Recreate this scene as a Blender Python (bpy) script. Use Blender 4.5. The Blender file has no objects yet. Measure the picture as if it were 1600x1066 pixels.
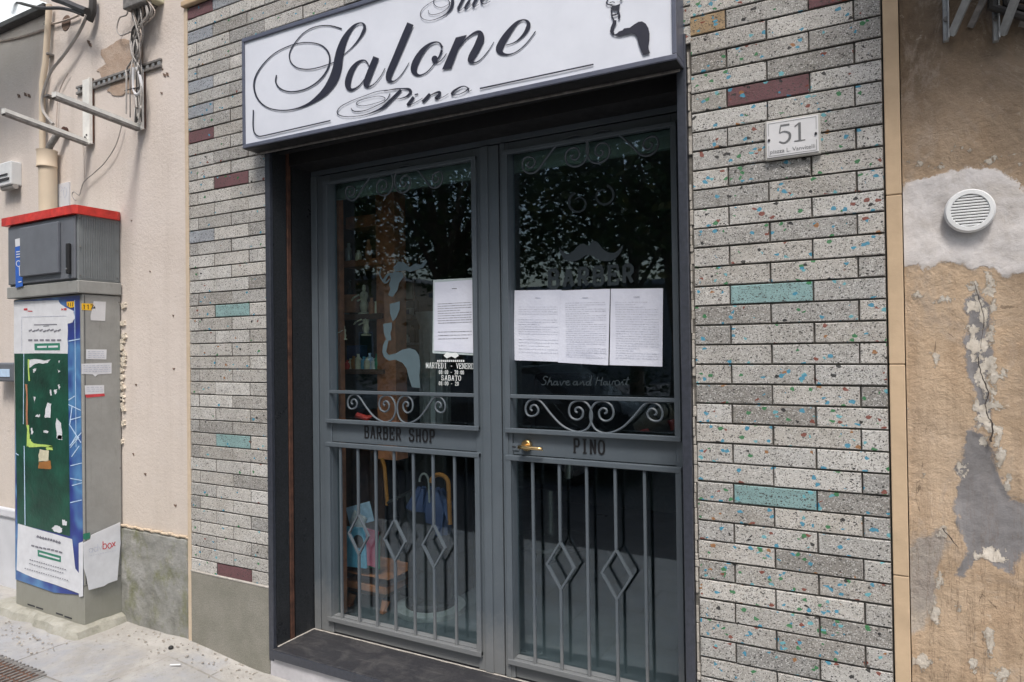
import bpy, bmesh, math, random
from mathutils import Vector, Matrix, noise
from mathutils.geometry import tessellate_polygon
random.seed(7)
R = math.radians
scn = bpy.context.scene
COL = scn.collection
# ------------------------------------------------------------------ camera
F = 1069.08
YAW, PIT, ROL = 0.501600, 0.011222, -0.013171
CAM = Vector((0.44938, -2.32330, 1.54108))
cy, sy, cp, sp = math.cos(YAW), math.sin(YAW), math.cos(PIT), math.sin(PIT)
fw = Vector((-sy*cp, cy*cp, sp)); rt0 = Vector((cy, sy, 0)); up0 = rt0.cross(fw)
rt = math.cos(ROL)*rt0 + math.sin(ROL)*up0
up = -math.sin(ROL)*rt0 + math.cos(ROL)*up0
cam_d = bpy.data.cameras.new('camera'); cam = bpy.data.objects.new('camera', cam_d); COL.objects.link(cam)
M3 = Matrix((rt, up, -fw)).transposed()
cam.matrix_world = Matrix.Translation(CAM) @ M3.to_4x4()
cam_d.sensor_width = 36; cam_d.sensor_fit = 'HORIZONTAL'; cam_d.lens = 36*F/1600
cam_d.clip_start = 0.05; cam_d.clip_end = 500
scn.camera = cam
# ------------------------------------------------------------------ light
SUN_EL, SUN_AZ = 60, 24      # azimuth measured from -Y towards +X
wd = bpy.data.worlds.new('World'); scn.world = wd; wd.use_nodes = True
wn = wd.node_tree.nodes; wl = wd.node_tree.links
bgn = wn['Background']; sky = wn.new('ShaderNodeTexSky'); sky.sky_type = 'NISHITA'; sky.sun_disc = False
sky.sun_elevation = R(SUN_EL); sky.air_density = 1.3; sky.dust_density = 4.0; sky.ozone_density = 1.2
wl.new(sky.outputs[0], bgn.inputs[0]); bgn.inputs[1].default_value = 0.13
sd = bpy.data.lights.new('sun', 'SUN'); sd.energy = 1.8; sd.angle = R(13); sd.color = (1, .97, .93)
so = bpy.data.objects.new('sun', sd); COL.objects.link(so)
sdir = Vector((math.sin(R(SUN_AZ))*math.cos(R(SUN_EL)), -math.cos(R(SUN_AZ))*math.cos(R(SUN_EL)), math.sin(R(SUN_EL))))
so.rotation_euler = sdir.to_track_quat('Z', 'Y').to_euler()
sky.sun_rotation = math.atan2(sdir.x, sdir.y)
scn.view_settings.view_transform = 'Standard'; scn.view_settings.look = 'None'
scn.view_settings.gamma = 1; scn.view_settings.exposure = 0.72
scn.render.engine = 'CYCLES'
scn.cycles.max_bounces = 8; scn.cycles.transparent_max_bounces = 16

# ------------------------------------------------------------------ picture -> plane helpers
def ray(u, v): return fw + (u-800)/F*rt - (v-533)/F*up
def P(u, v, y=0.0):
    d = ray(u, v); t = (y-CAM.y)/d.y; return CAM + t*d
def PX(u, v, x):
    d = ray(u, v); t = (x-CAM.x)/d.x; return CAM + t*d
def PZ(u, v, z):
    d = ray(u, v); t = (z-CAM.z)/d.z; return CAM + t*d

# ------------------------------------------------------------------ node helpers
class NM:
    def __init__(s, name, rough=.6, spec=.5, metal=0):
        s.m = bpy.data.materials.new(name); s.m.use_nodes = True
        s.n = s.m.node_tree.nodes; s.l = s.m.node_tree.links
        s.b = s.n['Principled BSDF']; s.b.inputs['Roughness'].default_value = rough
        s.b.inputs['Specular IOR Level'].default_value = spec; s.b.inputs['Metallic'].default_value = metal
        s.tc = s.n.new('ShaderNodeTexCoord'); s.obj = s.tc.outputs['Object']
        g = s.n.new('ShaderNodeNewGeometry'); s.pos = g.outputs['Position']
    def mapping(s, vec, scale=(1,1,1), loc=(0,0,0), rot=(0,0,0)):
        m = s.n.new('ShaderNodeMapping'); m.inputs['Scale'].default_value = scale
        m.inputs['Location'].default_value = loc; m.inputs['Rotation'].default_value = rot
        s.l.new(vec, m.inputs[0]); return m.outputs[0]
    def noise(s, scale, detail=4, rough=.6, vec=None, dist=0):
        t = s.n.new('ShaderNodeTexNoise'); t.inputs['Scale'].default_value = scale
        t.inputs['Detail'].default_value = detail; t.inputs['Roughness'].default_value = rough
        t.inputs['Distortion'].default_value = dist
        s.l.new(vec or s.pos, t.inputs['Vector']); return t.outputs['Fac']
    def voro(s, scale, feature='F1', vec=None, rnd=1):
        t = s.n.new('ShaderNodeTexVoronoi'); t.feature = feature; t.inputs['Scale'].default_value = scale
        t.inputs['Randomness'].default_value = rnd
        s.l.new(vec or s.pos, t.inputs['Vector']); return t
    def ramp(s, fac, stops, interp='LINEAR'):
        r = s.n.new('ShaderNodeValToRGB'); cr = r.color_ramp; cr.interpolation = interp
        while len(cr.elements) < len(stops): cr.elements.new(.5)
        for e, (p, c) in zip(cr.elements, stops):
            e.position = p; e.color = (c, c, c, 1) if isinstance(c, (int, float)) else (*c, 1)
        s.l.new(fac, r.inputs[0]); return r.outputs[0]
    def mix(s, fac, a, b, mode='MIX'):
        m = s.n.new('ShaderNodeMix'); m.data_type = 'RGBA'; m.blend_type = mode
        for sock, val in ((m.inputs[0], fac), (m.inputs[6], a), (m.inputs[7], b)):
            if isinstance(val, (int, float)): sock.default_value = val if sock.type == 'VALUE' else (val, val, val, 1)
            elif isinstance(val, tuple): sock.default_value = (*val, 1)
            else: s.l.new(val, sock)
        return m.outputs[2]
    def math(s, op, a, b=None, clamp=False):
        m = s.n.new('ShaderNodeMath'); m.operation = op; m.use_clamp = clamp
        for sock, val in zip(m.inputs, (a, b)):
            if val is None: continue
            if isinstance(val, (int, float)): sock.default_value = val
            else: s.l.new(val, sock)
        return m.outputs[0]
    def sep(s, vec, k):
        x = s.n.new('ShaderNodeSeparateXYZ'); s.l.new(vec, x.inputs[0]); return x.outputs[k]
    def col(s, c):
        if isinstance(c, tuple): s.b.inputs['Base Color'].default_value = (*c, 1)
        else: s.l.new(c, s.b.inputs['Base Color'])
        return s
    def rough(s, r): s.l.new(r, s.b.inputs['Roughness']); return s
    def bump(s, h, strength=.3, dist=.005):
        b = s.n.new('ShaderNodeBump'); b.inputs['Strength'].default_value = strength
        b.inputs['Distance'].default_value = dist; s.l.new(h, b.inputs['Height'])
        s.l.new(b.outputs[0], s.b.inputs['Normal']); return s

def simple(name, c, rough=.5, metal=0, var=.15, scale=30, bump=.1, spec=.5):
    m = NM(name, rough, spec, metal)
    f = m.noise(scale, 5); lo = tuple(x*(1-var) for x in c); hi = tuple(min(1, x*(1+var)) for x in c)
    m.col(m.ramp(f, [(.3, lo), (.7, hi)]))
    m.rough(m.ramp(m.noise(scale*.6, 4), [(.3, max(0, rough-.1)), (.7, min(1, rough+.1))]))
    m.bump(m.noise(scale*6, 3), bump, .002)
    return m.m

M = {}
def build_materials():
    # pink plaster
    m = NM('pink_plaster', .9, .2)
    a = m.ramp(m.noise(1.6, 6, .65), [(.25, (.56, .495, .445)), (.5, (.625, .56, .51)), (.75, (.66, .595, .55))])
    b = m.mix(m.ramp(m.noise(9, 6, .7, dist=.6), [(.55, 0), (.75, .45)]), a, (.62, .575, .55))
    c = m.mix(m.ramp(m.noise(26, 6, .75), [(.66, 0), (.72, .5)]), b, (.40, .34, .29))
    st = m.noise(1, 5, .7, m.mapping(m.pos, (9, 9, .7)))
    c = m.mix(m.ramp(st, [(.5, 0), (.8, .3)]), c, (.40, .35, .30))
    c = m.mix(m.ramp(m.voro(17).outputs['Distance'], [(.03, .6), (.07, 0)]), c, (.36, .29, .24))
    lowz = m.math('MULTIPLY', m.math('SUBTRACT', m.math('ADD', 1.0, m.math('MULTIPLY', m.noise(3, 6, .7), .5)), m.sep(m.pos, 2)), 1.2, clamp=True)
    c = m.mix(m.math('MULTIPLY', lowz, .55), c, m.ramp(m.noise(6, 7, .75), [(.3, (.46, .40, .335)), (.7, (.61, .54, .46))]))
    m.col(c); m.bump(m.mix(.5, m.noise(7, 8, .6), m.noise(60, 6, .7)), .5, .012); M['plaster'] = m.m
    # brick cladding: per brick attribute bc: r random, g kind
    m = NM('terrazzo_brick', .55, .5)
    at = m.n.new('ShaderNodeAttribute'); at.attribute_name = 'bc'
    sepc = m.n.new('ShaderNodeSeparateColor'); m.l.new(at.outputs['Color'], sepc.inputs[0])
    rnd, kind, seed = sepc.outputs[0], sepc.outputs[1], sepc.outputs[2]
    white = m.mix(seed, (.56, .55, .525), (.49, .465, .425))
    base = m.ramp(kind, [(0, .5), (.2, (.175, .075, .085)), (.4, (.27, .43, .43)), (.6, (.42, .30, .17)), (.8, (.36, .385, .42))], 'CONSTANT')
    isn = m.math('LESS_THAN', kind, .1)
    base = m.mix(isn, base, white)
    base = m.mix(m.math('ADD', m.math('MULTIPLY', isn, .8), .2), base, m.mix(1, base, m.ramp(rnd, [(0, .58), (.2, .82), (.6, 1.0), (1, 1.2)]), 'MULTIPLY'))
    # soot that gathers in drifts
    base = m.mix(m.ramp(m.noise(9, 7, .75), [(.42, 0), (.72, .6)]), base, m.mix(1, base, (.55, .53, .49), 'MULTIPLY'))
    def cells(scale, rot, thr, colr, amt, dmax=.45, metric='EUCLIDEAN'):
        ch = m.voro(scale, vec=m.mapping(m.pos, (1, 1, 1.3), rot=rot)); ch.distance = metric; sc = m.n.new('ShaderNodeSeparateColor'); m.l.new(ch.outputs['Color'], sc.inputs[0])
        k = m.math('MULTIPLY', m.math('GREATER_THAN', sc.outputs[0], thr), m.math('LESS_THAN', ch.outputs['Distance'], dmax))
        return m.math('MULTIPLY', k, amt), (m.ramp(sc.outputs[1], colr, 'CONSTANT') if isinstance(colr, list) else colr)
    k, c = cells(190, (.2, .1, .3), .60, (.78, .77, .75), .6); base = m.mix(m.math('MULTIPLY', k, isn), base, c)
    k, c = cells(260, (.5, .7, .1), m.math('SUBTRACT', .97, m.math('MULTIPLY', m.noise(12, 4), .42)), (.06, .056, .05), .9, .5); base = m.mix(k, base, c)
    k, c = cells(120, (1.1, .2, .8), m.math('SUBTRACT', 1.02, m.math('MULTIPLY', m.noise(8, 4), .24)), (.04, .037, .035), .92, .6, 'MANHATTAN'); base = m.mix(k, base, c)
    fi = m.noise(520, 4, .85)
    base = m.mix(m.ramp(fi, [(.36, .85), (.46, 0)]), base, (.09, .085, .078))
    CH = [(0, (.05, .28, .42)), (.34, (.012, .012, .012)), (.46, (.035, .20, .07)), (.66, (.22, .055, .035)), (.78, (.14, .42, .48)), (.93, (.33, .15, .05))]
    dens = m.math('ADD', m.math('MULTIPLY', m.math('POWER', m.noise(4, 4), 3.0), .25), m.math('MULTIPLY', seed, .03))
    px2 = m.math('MULTIPLY', m.math('ADD', m.sep(m.pos, 0), 1.2), 1.0, clamp=True)     # fewer chips in the left pier
    dens = m.math('MULTIPLY', dens, m.math('ADD', m.math('MULTIPLY', px2, .8), .22))
    k1, c = cells(80, (.3, .2, .4), m.math('SUBTRACT', 1.0, dens), CH, .93, .8); base = m.mix(k1, base, c)
    k2, c = cells(46, (.9, .1, .6), m.math('SUBTRACT', 1.0, m.math('MULTIPLY', dens, .45)), CH, .93, .46, 'MANHATTAN'); base = m.mix(k2, base, c)
    m.col(base)
    m.rough(m.math('SUBTRACT', .72, m.math('MULTIPLY', m.math('MAXIMUM', k1, k2), .5)))
    m.bump(m.mix(.5, m.noise(38, 8, .75), m.noise(260, 5, .85)), .85, .010); M['brick'] = m.m
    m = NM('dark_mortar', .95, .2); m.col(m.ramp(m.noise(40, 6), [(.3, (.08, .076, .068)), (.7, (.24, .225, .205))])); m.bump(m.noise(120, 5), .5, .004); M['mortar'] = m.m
    m = NM('pale_mortar', .95, .2); m.col(m.ramp(m.noise(25, 7, .7), [(.3, (.33, .31, .28)), (.7, (.48, .45, .41))])); m.bump(m.noise(90, 6), .7, .006); M['pale_mortar'] = m.m
    m = NM('grit_base', .9, .3)
    a = m.ramp(m.noise(180, 5, .9), [(.3, (.13, .125, .105)), (.5, (.25, .24, .205)), (.72, (.40, .385, .34))])
    a = m.mix(m.ramp(m.noise(5, 6, .7), [(.4, 0), (.75, .6)]), a, (.13, .13, .10))
    m.col(a); m.bump(m.noise(200, 5, .8), .7, .004); M['grit'] = m.m
    m = simple('tan_trim', (.50, .375, .25), .85, var=.12, scale=9, bump=.5, spec=.2); M['trim'] = m
    m = NM('pink_trim', .9, .2); m.col(m.ramp(m.noise(7, 7, .75), [(.3, (.50, .40, .29)), (.55, (.56, .46, .35)), (.8, (.45, .36, .27))])); m.bump(m.noise(30, 6, .7), .5, .008); M['trim2'] = m.m
    # old ochre plaster
    m = NM('peeling_plaster', .9, .25)
    z = m.sep(m.pos, 2); x = m.sep(m.pos, 0)
    a = m.ramp(m.noise(2.2, 7, .68, dist=.8), [(.25, (.36, .245, .155)), (.45, (.47, .35, .24)), (.65, (.54, .415, .30)), (.85, (.48, .37, .28))])
    # brown stain under the brackets at the top and along the right
    hi = m.math('MULTIPLY', m.math('SUBTRACT', m.math('ADD', z, m.math('MULTIPLY', m.noise(3.5, 6, .7), .9)), 2.22, ), 1.5, clamp=True)
    a = m.mix(m.math('MULTIPLY', hi, .88), a, m.ramp(m.noise(11, 7, .75), [(.3, (.075, .055, .04)), (.6, (.17, .125, .085)), (.8, (.26, .195, .13))]))
    ri = m.math('MULTIPLY', m.math('SUBTRACT', m.math('ADD', x, m.math('MULTIPLY', m.noise(3, 7, .75), .30)), .86), 7, clamp=True)
    ri = m.math('MULTIPLY', ri, m.math('MULTIPLY', m.math('SUBTRACT', z, 1.15), 5, clamp=True))
    a = m.mix(m.math('MULTIPLY', ri, .7), a, m.ramp(m.noise(9, 7, .75), [(.3, (.14, .11, .085)), (.7, (.34, .27, .20))]))
    stv = m.noise(1, 7, .75, m.mapping(m.pos, (16, 16, 1.3)))
    a = m.mix(m.ramp(stv, [(.49, 0), (.72, .62)]), a, (.27, .19, .125))
    a = m.mix(m.ramp(m.noise(4.5, 9, .78, m.mapping(m.pos, (1, 1, .7), (2, 5, 3)), 1.2), [(.50, 0), (.60, .55), (.75, .7)]), a, m.ramp(m.noise(17, 6, .8), [(.3, (.30, .235, .18)), (.7, (.50, .42, .345))]))
    a = m.mix(m.ramp(m.noise(21, 8, .8), [(.60, 0), (.68, .55)]), a, (.56, .50, .42))
    a = m.mix(m.ramp(m.noise(30, 8, .8, m.mapping(m.pos, (1, 1, 1), (4, 2, 9))), [(.63, 0), (.70, .7)]), a, (.14, .10, .07))
    cr = m.voro(6, 'DISTANCE_TO_EDGE', m.mapping(m.pos, (1, 1, .55)))
    wob = m.noise(9, 6, .7)
    crack = m.math('LESS_THAN', m.math('ADD', cr.outputs['Distance'], m.math('MULTIPLY', m.math('SUBTRACT', wob, .42), .16)), .004)
    a = m.mix(m.math('MULTIPLY', crack, .6), a, (.11, .08, .055))
    bh = m.mix(.4, m.noise(9, 9, .72, dist=.5), m.noise(70, 7, .75))
    def msk(nm, amp, fr, soft=.0012):
        t = m.n.new('ShaderNodeAttribute'); t.attribute_name = nm
        w = m.math('MULTIPLY', m.math('SUBTRACT', m.noise(fr, 9, .72, m.mapping(m.pos, (1, 1, .8), (fr, 0, 0))), .5), amp)
        return m.math('DIVIDE', m.math('ADD', t.outputs['Fac'], m.math('ADD', w, soft)), soft*2, clamp=True)
    def two(sc, lo, mid, hi): return m.ramp(m.noise(sc, 8, .75, dist=.5), [(.28, lo), (.5, mid), (.74, hi)])
    rim = msk('m_pale', .07, 16, .006); a = m.mix(m.math('MULTIPLY', rim, .95), a, two(8, (.24, .21, .19), (.37, .335, .30), (.47, .41, .34)))
    k = kg = msk('m_grey', .085, 19, .004); a = m.mix(m.math('MULTIPLY', kg, .93), a, two(5, (.125, .125, .13), (.195, .195, .205), (.27, .265, .265)))
    k = msk('m_white', .085, 15, .003); a = m.mix(m.math('MULTIPLY', k, .96), a, two(6, (.40, .365, .33), (.575, .55, .54), (.655, .635, .63)))
    k3 = msk('m_fl', .10, 30, .0012); a = m.mix(k3, a, two(26, (.38, .33, .27), (.54, .49, .42), (.66, .62, .56)))
    vs_ = m.noise(1, 6, .8, m.mapping(m.pos, (13, 13, .8), (3, 1, 2)))
    low = m.math('MULTIPLY', m.math('SUBTRACT', 1.25, z), 2.2, clamp=True)
    a = m.mix(m.math('MULTIPLY', m.math('MULTIPLY', m.ramp(vs_, [(.500, 0), (.512, 1), (.526, 0)]), low), .75), a, (.16, .11, .075))
    m.col(a); m.bump(m.mix(m.math('MULTIPLY', m.math('MAXIMUM', k, kg), .62), m.mix(.18, bh, k3), .5), .9, .02); M['ochre'] = m.m
    def patch(nm, lo, mid, hi2, bs=.6, sc=6):
        m = NM(nm, .92, .2)
        a = m.ramp(m.noise(sc, 8, .72, dist=.4), [(.28, lo), (.5, mid), (.74, hi2)])
        m.col(a); m.bump(m.mix(.5, m.noise(14, 8, .7), m.noise(110, 6, .8)), bs, .009); return m.m
    M['white_patch'] = patch('white_filler', (.46, .42, .38), (.62, .59, .57), (.70, .675, .66), sc=7)
    M['cement_patch'] = patch('grey_cement', (.15, .145, .14), (.235, .225, .215), (.32, .31, .295), 1)
    M['pale_cement'] = patch('pale_cement', (.27, .245, .22), (.38, .35, .31), (.47, .42, .35), 1)
    M['flake'] = patch('lime_flake', (.50, .43, .34), (.64, .57, .47), (.74, .69, .61), 1, 20)
    M['brown_patch'] = patch('bare_render', (.30, .22, .165), (.42, .32, .25), (.50, .41, .34), .8, 9)
    M['bracket_rust'] = simple('scar_brown', (.15, .10, .075), .9, var=.4, scale=60)
    M['crack'] = simple('crack_dark', (.05, .04, .035), .95, bump=.3)
    # grey dado with moss
    m = NM('mossy_cement', .9, .25)
    a = m.ramp(m.noise(5, 8, .7, dist=.5), [(.28, (.15, .15, .13)), (.5, (.27, .27, .25)), (.72, (.38, .375, .36))])
    a = m.mix(m.ramp(m.noise(7, 7, .75, m.mapping(m.pos, (1, 1, .7), (3, 0, 8))), [(.5, 0), (.66, .7)]), a, (.15, .16, .055))
    a = m.mix(m.ramp(m.noise(12, 7, .8, m.mapping(m.pos, (1, 1, 1), (7, 5, 1))), [(.6, 0), (.68, .7)]), a, (.46, .42, .35))
    m.col(a); m.bump(m.mix(.5, m.noise(8, 8, .7), m.noise(60, 6, .75)), .8, .015); M['dado'] = m.m
    M['white_stone'] = simple('white_stone', (.56, .57, .60), .6, var=.08, scale=5)
    # pavement
    m = NM('pavement', .85, .3)
    px_ = m.mapping(m.pos, (1, 1, 1), (.21, .17, 0))
    br = m.n.new('ShaderNodeTexBrick'); br.inputs['Scale'].default_value = 1; br.inputs['Brick Width'].default_value = .62
    br.inputs['Row Height'].default_value = .40; br.inputs['Mortar Size'].default_value = .006; br.inputs['Mortar Smooth'].default_value = .3
    br.inputs['Color1'].default_value = (.26, .275, .30, 1); br.inputs['Color2'].default_value = (.34, .35, .375, 1); br.inputs['Mortar'].default_value = (.12, .11, .1, 1)
    m.l.new(px_, br.inputs[0])
    dust = m.ramp(m.noise(4, 8, .72, dist=.6), [(.3, (.30, .285, .26)), (.7, (.47, .45, .42))])
    yv = m.sep(m.pos, 1)
    nearwall = m.math('MULTIPLY', m.math('ADD', m.math('ADD', yv, .40), m.math('MULTIPLY', m.math('SUBTRACT', m.noise(3.2, 6, .7), .5), 1.5)), 4.0, clamp=True)
    a = m.mix(m.math('MULTIPLY', nearwall, .93), m.mix(m.ramp(m.noise(9, 7, .75), [(.4, .1), (.75, .8)]), br.outputs[0], dust), dust)
    a = m.mix(m.ramp(m.noise(38, 8, .8), [(.55, 0), (.66, .6)]), a, (.2, .185, .16))
    a = m.mix(m.ramp(m.noise(2.2, 8, .75, m.mapping(m.pos, (1, 1, 1), (5, 8, 1)), 1.0), [(.45, 0), (.7, .55)]), a, (.25, .24, .215))
    a = m.mix(m.ramp(m.voro(21).outputs['Distance'], [(.03, .8), (.06, 0)]), a, (.10, .09, .075))
    a = m.mix(m.ramp(m.noise(5, 6, .7, m.mapping(m.pos, (1, 1, 1), (9, 3, 1))), [(.58, 0), (.75, .4)]), a, (.23, .24, .17))
    m.col(a); m.bump(m.mix(.5, m.noise(12, 8, .7), m.noise(90, 6, .8)), .6, .01); M['pavement'] = m.m
    M['concrete'] = patch('footing_concrete', (.22, .215, .17), (.36, .35, .30), (.47, .455, .41), 1, 9)
    M['asphalt'] = simple('asphalt', (.055, .055, .06), .9, scale=90, bump=.6)
    M['kerb'] = simple('kerb_stone', (.30, .30, .30), .8, scale=20, bump=.4)
    # granite
    m = NM('black_granite', .32, .5); m.col(m.ramp(m.noise(160, 4, .8), [(.4, (.012, .014, .016)), (.75, (.045, .048, .055))])); m.rough(m.ramp(m.noise(6, 6, .7), [(.3, .22), (.7, .5)])); m.bump(m.noise(50, 5), .1, .002); M['granite'] = m.m
    m = NM('polished_edge', .3, .6); m.col(m.ramp(m.noise(60, 4, .8), [(.35, (.028, .032, .042)), (.75, (.052, .057, .075))])); m.bump(m.noise(80, 4), .1, .002); M['edge'] = m.m
    m = NM('dark_threshold', .5, .5)
    a = m.ramp(m.noise(110, 5, .8), [(.35, (.018, .018, .021)), (.75, (.05, .05, .056))])
    a = m.mix(m.ramp(m.noise(7, 8, .8, dist=1.0), [(.48, 0), (.72, .55)]), a, (.13, .125, .12)); a = m.mix(m.ramp(m.noise(1, 5, .8, m.mapping(m.pos, (4, 60, 4))), [(.58, 0), (.68, .5)]), a, (.15, .145, .14)); m.col(a); M['threshold'] = m.m
    M['step'] = simple('pale_step', (.46, .45, .47), .75, scale=12, bump=.4)
    # paint
    m = NM('slate_paint', .42, .5)
    a = m.ramp(m.noise(3.5, 6, .7), [(.3, (.078, .096, .113)), (.7, (.096, .116, .135))])
    a = m.mix(m.ramp(m.noise(45, 7, .8), [(.6, 0), (.72, .35)]), a, (.21, .215, .21))
    a = m.mix(m.ramp(m.noise(1, 6, .75, m.mapping(m.pos, (26, 26, 1.6))), [(.55, 0), (.78, .35)]), a, (.065, .075, .08))
    dz = m.math('MULTIPLY', m.math('SUBTRACT', m.math('ADD', .30, m.math('MULTIPLY', m.noise(14, 6, .75), .25)), m.sep(m.pos, 2)), 5, clamp=True)
    a = m.mix(m.math('MULTIPLY', dz, .5), a, (.24, .235, .225))
    a = m.mix(m.ramp(m.noise(120, 4, .8), [(.68, 0), (.74, .6)]), a, (.26, .26, .25))
    m.col(a); m.rough(m.ramp(m.noise(9, 5, .7), [(.3, .34), (.7, .55)])); m.bump(m.noise(160, 4, .6), .12, .001); M['paint'] = m.m
    M['black_letter'] = simple('black_letter', (.014, .014, .016), .35, bump=.05)
    M['rust'] = simple('rusty_strip', (.075, .032, .02), .8, var=.5, scale=22, bump=.5)
    M['brass'] = simple('brass', (.72, .50, .24), .28, 1, var=.1, bump=.05)
    M['steel'] = simple('dull_steel', (.42, .42, .42), .4, .9)
    # glass
    m = NM('window_glass'); n, l = m.n, m.l
    n.remove(m.b); out = n['Material Output']
    lw = n.new('ShaderNodeLayerWeight'); lw.inputs[0].default_value = .5
    p5 = m.math('POWER', lw.outputs['Facing'], 5); fac = m.math('ADD', m.math('MULTIPLY', p5, .95), .068)
    tr = n.new('ShaderNodeBsdfTransparent'); tr.inputs[0].default_value = (.86, .92, .92, 1)
    gl = n.new('ShaderNodeBsdfGlossy'); gl.inputs['Roughness'].default_value = .012; gl.inputs['Color'].default_value = (.82, .91, 1, 1)
    bp = n.new('ShaderNodeBump'); bp.inputs['Strength'].default_value = .008; bp.inputs['Distance'].default_value = .02
    l.new(m.noise(3.5, 3, .5), bp.inputs['Height']); l.new(bp.outputs[0], gl.inputs['Normal'])
    mx = n.new('ShaderNodeMixShader'); l.new(fac, mx.inputs[0]); l.new(tr.outputs[0], mx.inputs[1]); l.new(gl.outputs[0], mx.inputs[2])
    l.new(mx.outputs[0], out.inputs[0]); M['glass'] = m.m
    M['decal'] = simple('frosted_decal', (.085, .125, .145), .5, var=.06, bump=.05)
    M['decal_dark'] = simple('dark_decal', (.022, .032, .038), .5, var=.08, bump=.05)
    M['decal_mid'] = simple('grey_decal', (.030, .042, .050), .5, var=.08, bump=.05)
    M['decal_white'] = simple('white_decal', (.72, .76, .76), .5, var=.04, bump=.05)
    # paper
    m = NM('paper', .85, .2); m.col(m.ramp(m.noise(6, 4), [(.3, (.62, .645, .75)), (.7, (.69, .715, .81))])); m.bump(m.noise(7, 4), .5, .01); M['paper'] = m.m
    M['ink'] = simple('grey_ink', (.49, .51, .59), .8, var=.3, scale=120)
    M['ink_dark'] = simple('dark_ink', (.19, .19, .22), .8, var=.2, scale=120)
    M['sleeve'] = simple('plastic_sleeve', (.46, .54, .55), .25, var=.05)
    # sign
    m = NM('sign_panel', .45, .4); m.col(m.ramp(m.noise(5, 5, .6), [(.3, (.63, .66, .73)), (.7, (.70, .73, .80))])); m.bump(m.noise(5, 4, .5, dist=.6), .22, .01); M['panel'] = m.m
    M['sign_frame'] = simple('sign_frame', (.10, .11, .15), .4, var=.12, scale=20)
    M['sign_ink'] = simple('sign_ink', (.022, .023, .038), .45, var=.08)
    M['plate'] = simple('marble_plate', (.60, .60, .61), .4, var=.06, scale=14)
    M['plate_edge'] = simple('plate_edge', (.40, .39, .36), .6, var=.15, scale=40)
    M['plate_ink'] = simple('plate_ink', (.12, .125, .13), .6)
    M['white_plastic'] = simple('white_plastic', (.66, .67, .67), .45, var=.05)
    M['void'] = simple('dark_void', (.03, .03, .035), .8)
    M['white_metal'] = simple('white_enamel', (.72, .71, .67), .45, var=.12, scale=25, bump=.2)
    M['galv'] = simple('galvanised', (.33, .34, .34), .5, .5, var=.25, scale=25)
    M['rail'] = simple('weathered_rail', (.20, .19, .18), .7, .3, var=.4, scale=40)
    M['pvc'] = simple('cream_pipe', (.60, .50, .38), .6, var=.06, scale=6)
    M['cable_grey'] = simple('grey_cable', (.33, .31, .29), .6)
    M['cable_dark'] = simple('dark_cable', (.035, .033, .032), .6)
    M['cable_pink'] = simple('painted_cable', (.45, .38, .33), .7)
    m = NM('canopy_sheet', .5, .4); m.col((.42, .55, .62)); m.b.inputs['Alpha'].default_value = 1; 
    tl_ = m.n.new('ShaderNodeBsdfTranslucent'); tl_.inputs[0].default_value = (.80, .88, .90, 1); ms = m.n.new('ShaderNodeMixShader'); ms.inputs[0].default_value = .75
    m.l.new(m.b.outputs[0], ms.inputs[1]); m.l.new(tl_.outputs[0], ms.inputs[2]); m.l.new(ms.outputs[0], m.n['Material Output'].inputs[0]); M['canopy'] = m.m
    m = NM('canopy_sheet_b', .5); 
    # cabinet
    M['cab_grey'] = simple('grey_cabinet_plastic', (.135, .145, .165), .5, var=.08, scale=12, bump=.15)
    M['cab_side'] = simple('ribbed_cabinet_side', (.17, .185, .19), .55, var=.12, scale=12, bump=.2)
    m = NM('cab_lower', .6, .4)
    a = m.ramp(m.noise(6, 7, .7), [(.3, (.25, .25, .235)), (.7, (.33, .33, .315))]); a = m.mix(m.ramp(m.noise(22, 7, .8, m.mapping(m.pos, (1, 1, .3))), [(.56, 0), (.7, .45)]), a, (.17, .165, .15)); a = m.mix(m.ramp(m.noise(1, 6, .8, m.mapping(m.pos, (30, 30, 1.5))), [(.55, 0), (.75, .4)]), a, (.20, .19, .17))
    lz = m.math('MULTIPLY', m.math('SUBTRACT', m.math('ADD', .30, m.math('MULTIPLY', m.noise(9, 6, .75), .4)), m.sep(m.pos, 2)), 3, clamp=True); a = m.mix(m.math('MULTIPLY', lz, .5), a, (.23, .225, .165))
    m.col(a); m.bump(m.noise(40, 5), .3, .003); M['cab_lower'] = m.m
    M['red'] = simple('red_lid', (.56, .035, .024), .5, var=.28, scale=18, bump=.3)
    M['blue_label'] = simple('blue_label', (.025, .12, .50), .5)
    M['white_label'] = simple('white_label', (.66, .67, .70), .6, var=.07, scale=20)
    M['yellow'] = simple('yellow_label', (.80, .46, .02), .6)
    M['green_poster'] = simple('green_poster', (.006, .058, .035), .4, var=.5, scale=7, bump=.8)
    m = NM('blue_poster', .35, .5)
    zz = m.sep(m.pos, 2)
    nz = m.math('ADD', m.noise(2.6, 3), 0)
    a = m.ramp(nz, [(.35, (.012, .015, .10)), (.5, (.022, .045, .25)), (.62, (.09, .24, .46)), (.72, (.022, .04, .22))])
    m.col(a); M['blue_poster'] = m.m
    M['lime'] = simple('lime_paper', (.45, .62, .14), .6)
    M['cyan'] = simple('pale_blue_line', (.50, .66, .85), .5)
    M['dark_green_text'] = simple('green_box', (.03, .20, .13), .5)
    M['red_ink'] = simple('red_ink', (.55, .05, .06), .5)
    # interior
    M['wood'] = simple('reddish_wood', (.36, .14, .07), .5, var=.35, scale=14, bump=.2)
    M['wood_dark'] = simple('dark_wood', (.13, .065, .04), .5, var=.35, scale=14)
    M['orange_wood'] = simple('cane_wood', (.33, .14, .035), .4, var=.15)
    M['room'] = simple('room_wall', (.10, .115, .12), .8)
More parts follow.
